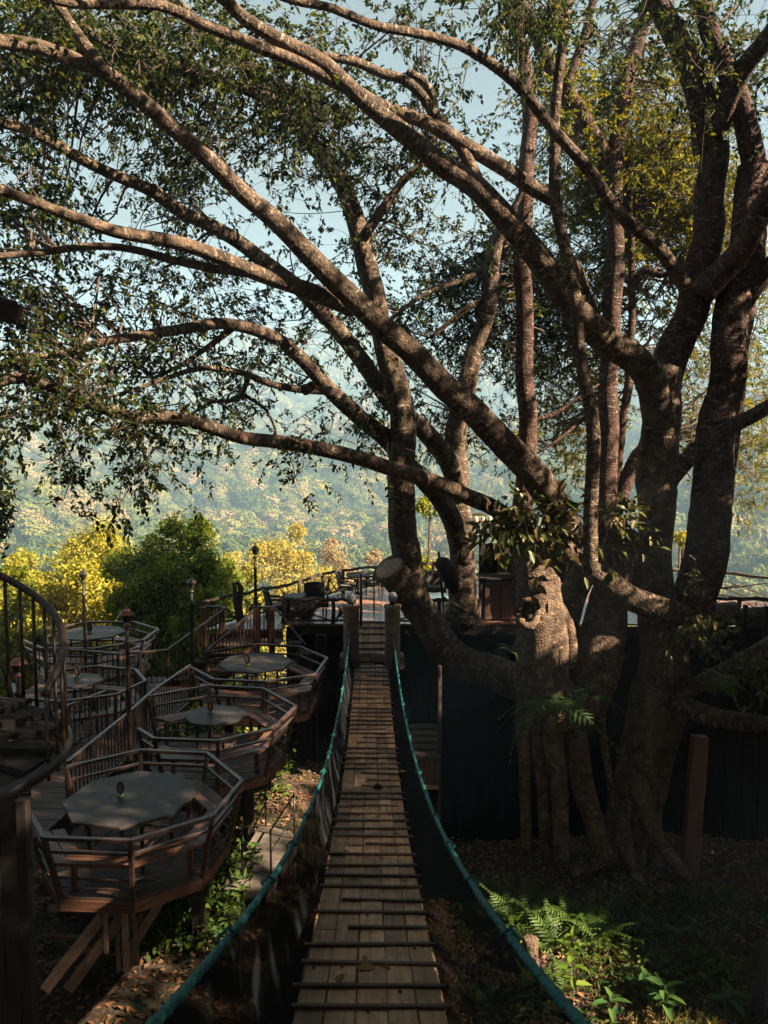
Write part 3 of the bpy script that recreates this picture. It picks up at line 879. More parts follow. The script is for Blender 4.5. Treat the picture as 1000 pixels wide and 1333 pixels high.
ld = empty('stair_landing', (-3, 17.3, LZ), 'small board landing with short gate railing at the stair head', 'landing')
for k in range(4):
    beam('board', (-3.7, 17.12 + k * .15, LZ - .02), (-2.35, 17.12 + k * .15, LZ - .02), .142, .04, M['floor'], ld)
beam('riser', (-3.7, 17.63, LZ + .06), (-2.35, 17.63, LZ + .06), .03, .2, M['terrace'], ld)
pa, pb = pt(334, 832, 17.45), pt(354, 832, 17.45)
for q in (pa, pb):
    beam('newel_post', Vector((q.x, q.y, LZ - .5)), Vector((q.x, q.y, pt(334, 791, 17.45).z)), .13, .13, M['terrace'], ld, up=Vector((0, 1, 0)))
zt = pt(334, 790, 17.45).z
beam('gate_rail', (pa.x - .06, pa.y, zt), (pb.x + .07, pb.y, zt), .07, .05, M['rail'], ld)
for k in range(1, 4):
    q = pa.lerp(pb, k / 4); beam('baluster', Vector((q.x, q.y, LZ)), Vector((q.x, q.y, zt - .02)), .025, .025, M['rail'], ld, up=Vector((0, 1, 0)))
beam('brace', pt(357, 790, 17.4), pt(398, 840, 17.0), .035, .035, M['rail'], ld)
beam('brace', pt(372, 834, 17.9), pt(400, 824, 18.0), .03, .03, M['rail'], ld)
for px in (266, 290):
    q = pt(px, 836, 17.55)
    beam('newel_post', Vector((q.x, q.y, LZ - .6)), Vector((q.x, q.y, pt(px, 790, 17.55).z)), .12, .12, M['terrace'], ld, up=Vector((0, 1, 0)))
q0, q1 = pt(266, 790, 17.55), pt(290, 790, 17.55)
beam('gate_rail', q0, q1, .06, .045, M['rail'], ld)
for k in range(1, 5):
    q = q0.lerp(q1, k / 5); beam('baluster', Vector((q.x, q.y, LZ)), q, .022, .022, M['rail'], ld, up=Vector((0, 1, 0)))

# ------------------------------------------------------------------ boat shaped octagonal terraces
def clip_strip(poly, y0, y1):
    def cl(ps, f):
        out = []
        for i in range(len(ps)):
            a, b = ps[i], ps[(i + 1) % len(ps)]
            fa, fb = f(a), f(b)
            if fa >= 0: out.append(a)
            if (fa >= 0) != (fb >= 0):
                t = fa / (fa - fb); out.append((a[0] + (b[0] - a[0]) * t, a[1] + (b[1] - a[1]) * t))
        return out
    p = cl(poly, lambda q: q[1] - y0)
    return cl(p, lambda q: y1 - q[1]) if len(p) > 2 else []
def terrace(label, top, zf, h, shrink=.86, open_edge=7, balusters=False, posts_down=True, struts=()):
    """top: eight rim points (x, y), rim height h over floor zf; open_edge has no rail"""
    c = Vector((sum(p[0] for p in top) / 8, sum(p[1] for p in top) / 8))
    fl = [((p[0] - c.x) * shrink + c.x, (p[1] - c.y) * shrink + c.y) for p in top]
    at = lambda i, t: Vector((fl[i % 8][0] + (top[i % 8][0] - fl[i % 8][0]) * t, fl[i % 8][1] + (top[i % 8][1] - fl[i % 8][1]) * t, zf + h * t))
    t = empty('boat_terrace', (c.x, c.y, zf), label, 'terrace', 'octagonal dining terraces')
    y = min(p[1] for p in fl); ymax = max(p[1] for p in fl)
    while y < ymax:
        ps = clip_strip(fl, y + .004, min(y + .176, ymax))
        if len(ps) > 2:
            m = MB().prism([(p[0], p[1]) for p in ps], zf - .04 + rng.uniform(-.003, .003), zf + rng.uniform(-.003, .003))
            o = m.build('floor_board', M['floor'], t)
        y += .18
    for i in range(8):
        a, b = at(i, 0), at(i + 1, 0)
        beam('fascia', a + Vector((0, 0, -.09)), b + Vector((0, 0, -.09)), .05, .13, M['terrace'], t)
        beam('post', at(i, -.16), at(i, 1.0), .055, .055, M['rail'], t, up=Vector((0, 1, 0)))
        if i == open_edge: continue
        beam('top_rail', at(i, 1), at(i + 1, 1), .06, .045, M['rail'], t)
        if balusters:
            n = max(2, int((at(i, 1) - at(i + 1, 1)).length / .13))
            for k in range(1, n):
                beam('baluster', at(i, 0).lerp(at(i + 1, 0), k / n), at(i, 1).lerp(at(i + 1, 1), k / n) - Vector((0, 0, .02)), .02, .02, M['rail'], t, up=Vector((0, 1, 0)))
        else:
            beam('mid_rail', at(i, .78), at(i + 1, .78), .04, .035, M['rail'], t)
            for q in (.33, .17):
                beam('lower_rail', at(i, q), at(i + 1, q), .018, .018, M['rail'], t)
        # bench of two boards along the rim
        zs = zf + h * .56
        for f0, f1 in ((.97, .845), (.835, .71)):
            q = []
            for (ii, f) in ((i, f0), (i + 1, f0), (i + 1, f1), (i, f1)):
                k = ii % 8
                o_ = at(k, .56)
                q.append((c.x + (o_.x - c.x) * f, c.y + (o_.y - c.y) * f))
            mid = ((q[0][0] + q[1][0] + q[2][0] + q[3][0]) / 4, (q[0][1] + q[1][1] + q[2][1] + q[3][1]) / 4)
            q = [(mid[0] + (p[0] - mid[0]) * .993, mid[1] + (p[1] - mid[1]) * .993) for p in q]
            MB().prism(q, zs - .04 + rng.uniform(-.003, .003), zs + rng.uniform(-.003, .003)).build('bench_board', M['terrace'], t)
        k = i
        o_ = at(k, .56); f = .76
        lp_ = Vector((c.x + (o_.x - c.x) * f, c.y + (o_.y - c.y) * f, zf))
        beam('bench_leg', lp_, lp_ + Vector((0, 0, h * .56 - .04)), .06, .06, M['terrace'], t, up=Vector((0, 1, 0)))
    for s in (-.5, .5):
        beam('bearer', (c.x - 1.0, c.y + s, zf - .2), (c.x + 1.0, c.y + s, zf - .2), .1, .16, M['dark'], t)
    for (a, b, w) in struts:
        beam('strut', a, b, w, w * .55, M['strut'], t, up=Vector((0, 1, 0)))
    return c
def octatable(label, c, z_floor, r, h, rot):
    t = empty('octagon_table', (c[0], c[1], z_floor), label, 'table', 'octagonal terrace tables')
    m = MB()
    ring = lambda k: [(c[0] + k * math.cos(rot + i * math.pi / 4), c[1] + k * math.sin(rot + i * math.pi / 4)) for i in range(8)]
    z = z_floor + h
    lo, hi, tp = ring(r), ring(r), ring(r - .008)
    vs = [(p[0], p[1], z - .035) for p in lo] + [(p[0], p[1], z - .008) for p in hi] + [(p[0], p[1], z) for p in tp]
    fs = [tuple(range(8))[::-1], tuple(range(16, 24))]
    for k in (0, 8): fs += [(k + i, k + (i + 1) % 8, k + 8 + (i + 1) % 8, k + 8 + i) for i in range(8)]
    m.add(vs, fs); m.build('tabletop', M['tabletop'], t)
    L = [Vector((c[0] + r * .62 * math.cos(rot + math.pi / 8 + i * math.pi / 2), c[1] + r * .62 * math.sin(rot + math.pi / 8 + i * math.pi / 2), z_floor)) for i in range(4)]
    for i in range(4):
        beam('leg', L[i], L[i] + Vector((0, 0, h - .035)), .04, .04, M['iron'], t, up=Vector((0, 1, 0)))
        beam('crossbar', L[i] + Vector((0, 0, h * .3)), L[(i + 1) % 4] + Vector((0, 0, h * .3)), .025, .025, M['iron'], t)
        beam('apron', L[i] + Vector((0, 0, h - .07)), L[(i + 1) % 4] + Vector((0, 0, h - .07)), .03, .05, M['iron'], t)
    return t
def holder(p, label, face, s=1.0):
    t = empty('table_holder', p, label, 'table holder', 'small holders on the terrace tables')
    p = Vector(p)
    MB().lathe([(.042 * s, 0), (.045 * s, .012 * s), (.03 * s, .02 * s)], 14, p).build('base', M['green'], t, True)
    ring = [p + Vector((math.cos(a) * .036 * s, 0, .10 * s + math.sin(a) * .072 * s)) for a in np.linspace(0, 2 * math.pi, 19)]
    fr_ = MB().tube(ring, .012 * s, 7, cap=False).build('oval_frame', M['dark'], t, True)
    m = MB(); inner = [p + Vector((math.cos(a) * .03 * s, y_, .10 * s + math.sin(a) * .066 * s)) for y_ in (-.004, .004) for a in np.linspace(0, 2 * math.pi, 15)[:-1]]
    m.add(inner, [tuple(range(14)), tuple(range(14, 28))[::-1]] + [(i, (i + 1) % 14, 14 + (i + 1) % 14, 14 + i) for i in range(14)])
    m.build('panel', M[face], fr_)
TH = .77
rim = lambda pxs, z: [tuple(onz(a, b, z).xy) for a, b in pxs]
T1 = rim([(87, 999), (183, 977), (270, 981), (315, 1017), (277, 1063), (170, 1095), (57, 1091), (33, 1050)], WZ + TH)
T2 = rim([(192, 907), (272, 893), (344, 897), (385, 920), (357, 948), (284, 965), (201, 962), (180, 949)], WZ + TH)
T3 = rim([(266, 850), (332, 839), (390, 842), (426, 857), (411, 878), (348, 888), (279, 885), (249, 869)], WZ + TH)
c4 = onz(120, 826, WZ + TH)
T4 = [(c4.x + 1.48 * math.cos(a), c4.y + 1.42 * math.sin(a)) for a in [R(157 - 45 * k) for k in range(8)]]
c5 = onz(104, 889, WZ + TH)
T5 = [(c5.x + 1.18 * math.cos(a), c5.y + 1.1 * math.sin(a)) for a in [R(140 - 45 * k) for k in range(8)]]
SD = 8.9
strut_px = [((59, 1288), (134, 1192), .13), ((89, 1288), (160, 1190), .13), ((63, 1257), (129, 1230), .06), ((165, 1265), (162, 1170), .075), ((180, 1255), (172, 1170), .05), ((170, 1235), (219, 1158), .10), ((139, 1242), (137, 1180), .05), ((155, 1265), (153, 1200), .05), ((170, 1255), (190, 1170), .07)]
S1 = [(pt(a[0], a[1], SD + .12 * (k % 3)), pt(b[0], b[1], SD + .25 + .12 * (k % 3)), w) for k, (a, b, w) in enumerate(strut_px)]
C1 = terrace('nearest boat shaped terrace with large dark octagon table, propped on raw timber struts', T1, WZ, TH, struts=S1)
C2 = terrace('middle boat shaped terrace holding the small brown octagon table', T2, WZ, TH)
C3 = terrace('boat shaped terrace closest to the deck, below the stair landing', T3, WZ, TH)
C4 = terrace('far left boat shaped terrace in front of the yellow tree', T4, WZ, TH)
C5 = terrace('small terrace with baluster rim behind the copper capped lamp post', T5, WZ, TH, shrink=.97, balusters=True)
tc = [onz(170, 1037, WZ + .75), onz(281, 930, WZ + .75), onz(333, 862, WZ + .75), onz(120, 823, WZ + .75), onz(101, 885, WZ + .75)]
for q, r_, lab in zip(tc, (.80, .50, .76, .76, .46), (
        'large slate grey octagon table on the nearest terrace', 'small brown octagon table with an amber holder', 'slate octagon table on the terrace beside the deck',
        'slate octagon table on the far left terrace before the yellow tree', 'little octagon table partly hidden behind the spiral rail')):
    octatable(lab, (q.x, q.y), WZ, r_, .75, R(10))
for q, f, lab, s in zip([(157, 1033), (274, 925), (322, 863), (117, 821), (101, 879)], ('pot', 'amber', 'pot', 'pot', 'pot'), (
        'oval table holder with green base on the nearest table', 'glowing amber oval holder on the small brown table', 'dark oval holder on the table beside the deck',
        'dark oval holder on the far left terrace table', 'dark oval holder on the little table behind the spiral rail'), (1.0, 1.0, 1.35, 1.35, 1.3)):
    p = onz(q[0], q[1] + 3, WZ + .75)
    holder(p, lab, f, s)
railing('baluster_railing', 'baluster railing between the far left terrace and the walkway', [Vector((-7.6, 16.4, WZ)), Vector((-6.5, 16.2, WZ)), Vector((-5.6, 15.9, WZ))], .76, .12)
railing('baluster_railing', 'baluster railing along the outer edge of the walkway by the copper lamp', [Vector((-5.35, 11.0, WZ)), Vector((-5.3, 12.6, WZ)), Vector((-4.95, 13.4, WZ))], .75, .12)
railing('baluster_railing', 'baluster railing seen through the spiral balusters at the left edge', [Vector((-7.2, 12.4, WZ)), Vector((-6.1, 11.6, WZ)), Vector((-5.4, 10.9, WZ))], .75, .12)
# platform boards under the small terrace and between the terraces
pf = empty('timber_platform', (-6.2, 14.6, WZ - .05), 'timber platform joining the two left terraces to the walkway', 'platform')
y = 13.0
while y < 17.0:
    beam('board', (-7.6, y, WZ - .07), (-4.85, y, WZ - .07 + rng.uniform(-.003, .003)), .17, .04, M['floor'], pf)
    y += .177
# posts that carry the terraces and the deck
k = 0
for (x, y, w, z1) in ((-3.7, 9.2, .16, 1.85), (-2.5, 9.9, .16, 1.85), (-3.3, 10.2, .14, 1.85), (-3.3, 12.4, .16, 1.85), (-2.35, 12.9, .18, 1.85), (-3.2, 15.4, .16, 1.85), (-2.2, 15.8, .18, 1.85),
                  (-2.05, 17.3, .3, 2.7), (-1.75, 16.6, .34, 2.65), (-1.5, 18.0, .24, 2.7), (-4.9, 8.8, .2, 1.95), (-4.6, 10.6, .16, 1.95), (-5.0, 13.3, .16, 1.95), (-6.8, 17.9, .18, 1.85), (-6.0, 18.6, .18, 1.85), (-6.2, 14.3, .18, 1.85)):
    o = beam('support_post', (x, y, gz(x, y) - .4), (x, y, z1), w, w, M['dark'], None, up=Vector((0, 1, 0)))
    lab = ['under the nearest terrace', 'under the right rim of the nearest terrace', 'behind the struts of the nearest terrace', 'under the middle terrace', 'under the right rim of the middle terrace', 'under the terrace beside the deck', 'under the right rim of the terrace beside the deck',
           'thick one at the front left corner of the deck', 'thickest one left of the rope bridge net', 'between the deck corner and the bridge post', 'at the foot of the spiral stair', 'under the walkway beside the nearest terrace', 'under the walkway beside the middle terrace', 'under the far left terrace', 'at the back of the far left terrace', 'under the small left terrace'][k]
    tag(o, 'dark timber support post ' + lab, 'post', 'support posts under the terraces and deck'); k += 1

# ------------------------------------------------------------------ lamp posts
def lamp_post(px, D, z0, ytop, label, copper=False, r=.035):
    top = pt(px, ytop, D)
    t = empty('lamp_post', (top.x, top.y, z0), label, 'lamp post', 'lamp posts along the walkway')
    H = top.z - z0
    p = Vector((top.x, top.y, z0))
    MB().lathe([(r * 1.7, 0), (r * 1.6, .06), (r * 1.1, .1), (r, .2), (r, H - .62), (r * 1.5, H - .6), (r * 1.5, H - .57), (r * .8, H - .55), (r * .8, H - .36)], 12, p).build('pole', M['rail' if copper else 'iron'], t, True)
    q = p + Vector((0, 0, H - .36))
    mt = M['copper'] if copper else M['iron']
    w = 1.25 if copper else 1.0
    MB().lathe([(.02, 0), (.055 * w, .03), (.03, .07)], 12, q).build('collar', mt, t, True)
    MB().lathe([(.04 * w, .09), (.085 * w, .20), (.085 * w, .205)], 6, q).build('lantern', M['iron'], t)
    ln = [o for o in t.children if o.name.startswith('lantern')][0]
    MB().lathe([(.1 * w, .205), (.105 * w, .215), (.05 * w, .29), (.012, .30), (.018, .325), (.006, .36)], 6, q).build('lantern_cap', mt, ln)
lamp_post(332, 17.45, LZ, 707, 'tallest slim dark lamp post on the stair landing')
lamp_post(249, 15.3, WZ, 749, 'thin dark lamp post in front of the green bushy tree')
lamp_post(164.5, 12.2, WZ, 788, 'lamp post with copper coloured lantern beside the walkway railing', True)
lamp_post(108, 16.6, WZ, 739, 'dark lamp post standing before the yellow tree')
lamp_post(24, 11.2, WZ, 851, 'short copper capped lamp post behind the spiral balusters', True, .06)

# ------------------------------------------------------------------ spiral stair at the left edge
sp = empty('spiral_stair', (-3.2, 6, gz(-3.2, 6)), 'dark steel spiral stair with curved handrail at the left edge', 'spiral stair')
SC = Vector((-3.36, 6.0)); SR = .755
def hel(a, z, r=SR): return Vector((SC.x + r * math.cos(a), SC.y + r * math.sin(a), z))
ztop = lambda a: 5.28 + .62 * (a / (math.pi / 2)) if a > 0 else 5.28 + .55 * (a / (math.pi / 2)) * 1.6
zlow = lambda a: 4.57 + .16 * (a / (math.pi / 2))
MB().tube([hel(a, ztop(a)) for a in np.linspace(-.25, 2.4, 40)], .032, 10).build('handrail', M['rail'], sp, True)
MB().tube([hel(a, zlow(a)) for a in np.linspace(-2.6, 2.4, 60)], .05, 12).build('outer_stringer', M['iron'], sp, True)
for a in np.linspace(-.22, 2.3, 15):
    rod('baluster', hel(a, zlow(a) - .1), hel(a, ztop(a)), .016, M['rail'], sp)
for k, a in enumerate(np.linspace(-1.5, 1.9, 9)):
    m = MB(); da = .24; z = zlow(a) - .02 + .02 * k
    ps = [hel(a - da, 0, .08).xy, hel(a - da, 0, SR - .05).xy, hel(a + da, 0, SR - .05).xy, hel(a + da, 0, .08).xy]
    m.prism([tuple(p) for p in ps], z - .05, z).build('tread', M['dark'], sp)
MB().lathe([(.07, 0), (.07, 7.0)], 14, (SC.x, SC.y, gz(-3.2, 6) - .1)).build('centre_pole', M['iron'], sp, True)
scr = empty('shade_screen', pt(0, 1333, 6.5), 'added dark board screen standing in for shade under the spiral stair at the left edge', 'screen')  # dark boards added where there is only shade below the stair
x = -3.9
while x < pt(22, 1040, 6.6).x:
    zt_ = pt(20, 1045, 6.6).z + rng.uniform(-.02, .02)
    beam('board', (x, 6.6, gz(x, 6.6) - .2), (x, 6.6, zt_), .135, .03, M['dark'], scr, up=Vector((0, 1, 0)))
    x += .14
for k, (px, D, w, y1_) in enumerate(((30, 6.5, .1, 1040),)):
    a = pt(px, y1_, D)
    o = beam('support_post', (a.x, a.y, gz(a.x, a.y) - .3), a, w, w, M['dark'], None, up=Vector((0, 1, 0)))
    tag(o, ['dark post at the right end of the board screen below the spiral stair', 'slim dark post in front of the nearest terrace left corner', 'thinnest dark post between the board screen and the nearest terrace'][k], 'post', 'support posts under the terraces and deck')

# ------------------------------------------------------------------ the great fig and the trees behind it
WS = 0.84
TIPS = []
SAMPLES = []          # (x, y, z, radius, owner) along every limb
def limb(name, parent, D0, D1, w0, w1, px, owner='fig', mat='bark', sides=12, rough=.07, step=.16, ridge=0.0, kind_end=False):
    P = []
    n = len(px)
    L = [0.0]
    for a, b in zip(px, px[1:]): L.append(L[-1] + math.hypot(b[0] - a[0], b[1] - a[1]))
    for (x, y), l in zip(px, L):
        t = l / L[-1]
        D = D0 + (D1 - D0) * t
        p = pt(x, y, D)
        r = (w0 + (w1 - w0) * min(1, t * (1.12 if kind_end else 1)) ** 1.25) * WS * D / 2000
        P.append((p.x, p.y, p.z, r))
    x0, y0 = px[0]
    if x0 < 0 or x0 > 1000 or y0 < 0:        # the limb goes on, tapering, beyond the picture
        a_, b_ = np.array(P[0]), np.array(P[1])
        d = (a_[:3] - b_[:3]) / np.linalg.norm(a_[:3] - b_[:3])
        q1 = a_[:3] + d * 1.5 + np.array([0, 0, .25]); q2 = a_[:3] + d * 3.0 + np.array([0, 0, .8])
        P = [(*q2, a_[3] * .25), (*q1, a_[3] * .65)] + P
        TIPS.append((q1, q2, owner, x0 > 1000))
    C = catmull(P, step)
    m = MB(); uv = []
    T = []
    pts = [Vector(c[:3]) for c in C]
    for i in range(len(pts)):
        T.append((pts[min(i + 1, len(pts) - 1)] - pts[max(i - 1, 0)]).normalized())
    nrm = T[0].orthogonal().normalized()
    s = 0.0; sd = rng.uniform(0, 50)
    for i, p in enumerate(pts):
        if i: s += (p - pts[i - 1]).length
        nrm = (nrm - T[i] * nrm.dot(T[i])).normalized(); b = T[i].cross(nrm)
        r = C[i][3]
        k_end = i / (len(pts) - 1)
        tw_ = sd + .5 * noise.noise((s * .35, sd, 11))
        wob = nrm * (noise.noise((s * .9, sd, 0)) * r * .35) + b * (noise.noise((s * .9, sd, 5)) * r * .35)
        for k in range(sides):
            a = 2 * math.pi * k / sides
            q = 1 + rough * 1.8 * noise.noise((math.cos(a) * 1.2 + sd, math.sin(a) * 1.2, s * 1.1 / max(r * 4, .3))) + rough * .8 * noise.noise((math.cos(a) * 3, math.sin(a) * 3 + sd, s * 4.5))
            if ridge: q += ridge * (math.cos(4 * a + tw_ * 3) + .6 * math.cos(7 * a - tw_ * 5 + s * .4)) * (.6 + .8 * noise.noise((s * .5, sd, 21)))
            m.v.append(tuple(p + wob + nrm * (math.cos(a) * r * q) + b * (math.sin(a) * r * q)))
            uv.append((a * max(r, .08) + sd, s + sd))
        if i % 2 == 0: SAMPLES.append((p.x, p.y, p.z, r, owner))
    for i in range(len(pts) - 1):
        for k in range(sides):
            a_, b_ = i * sides + k, i * sides + (k + 1) % sides
            m.f.append((a_, b_, b_ + sides, a_ + sides))
    m.f.append(tuple(range(sides))[::-1]); m.f.append(tuple((len(pts) - 1) * sides + k for k in range(sides)))
    me = m.mesh(name, M[mat], True)
    ul = me.uv_layers.new(name='UVMap')
    vi = np.empty(len(me.loops), dtype=np.int32); me.loops.foreach_get('vertex_index', vi)
    U = np.array(uv)[vi]
    ul.data.foreach_set('uv', U.reshape(-1).astype(np.float32))
    return link(name, me, parent)

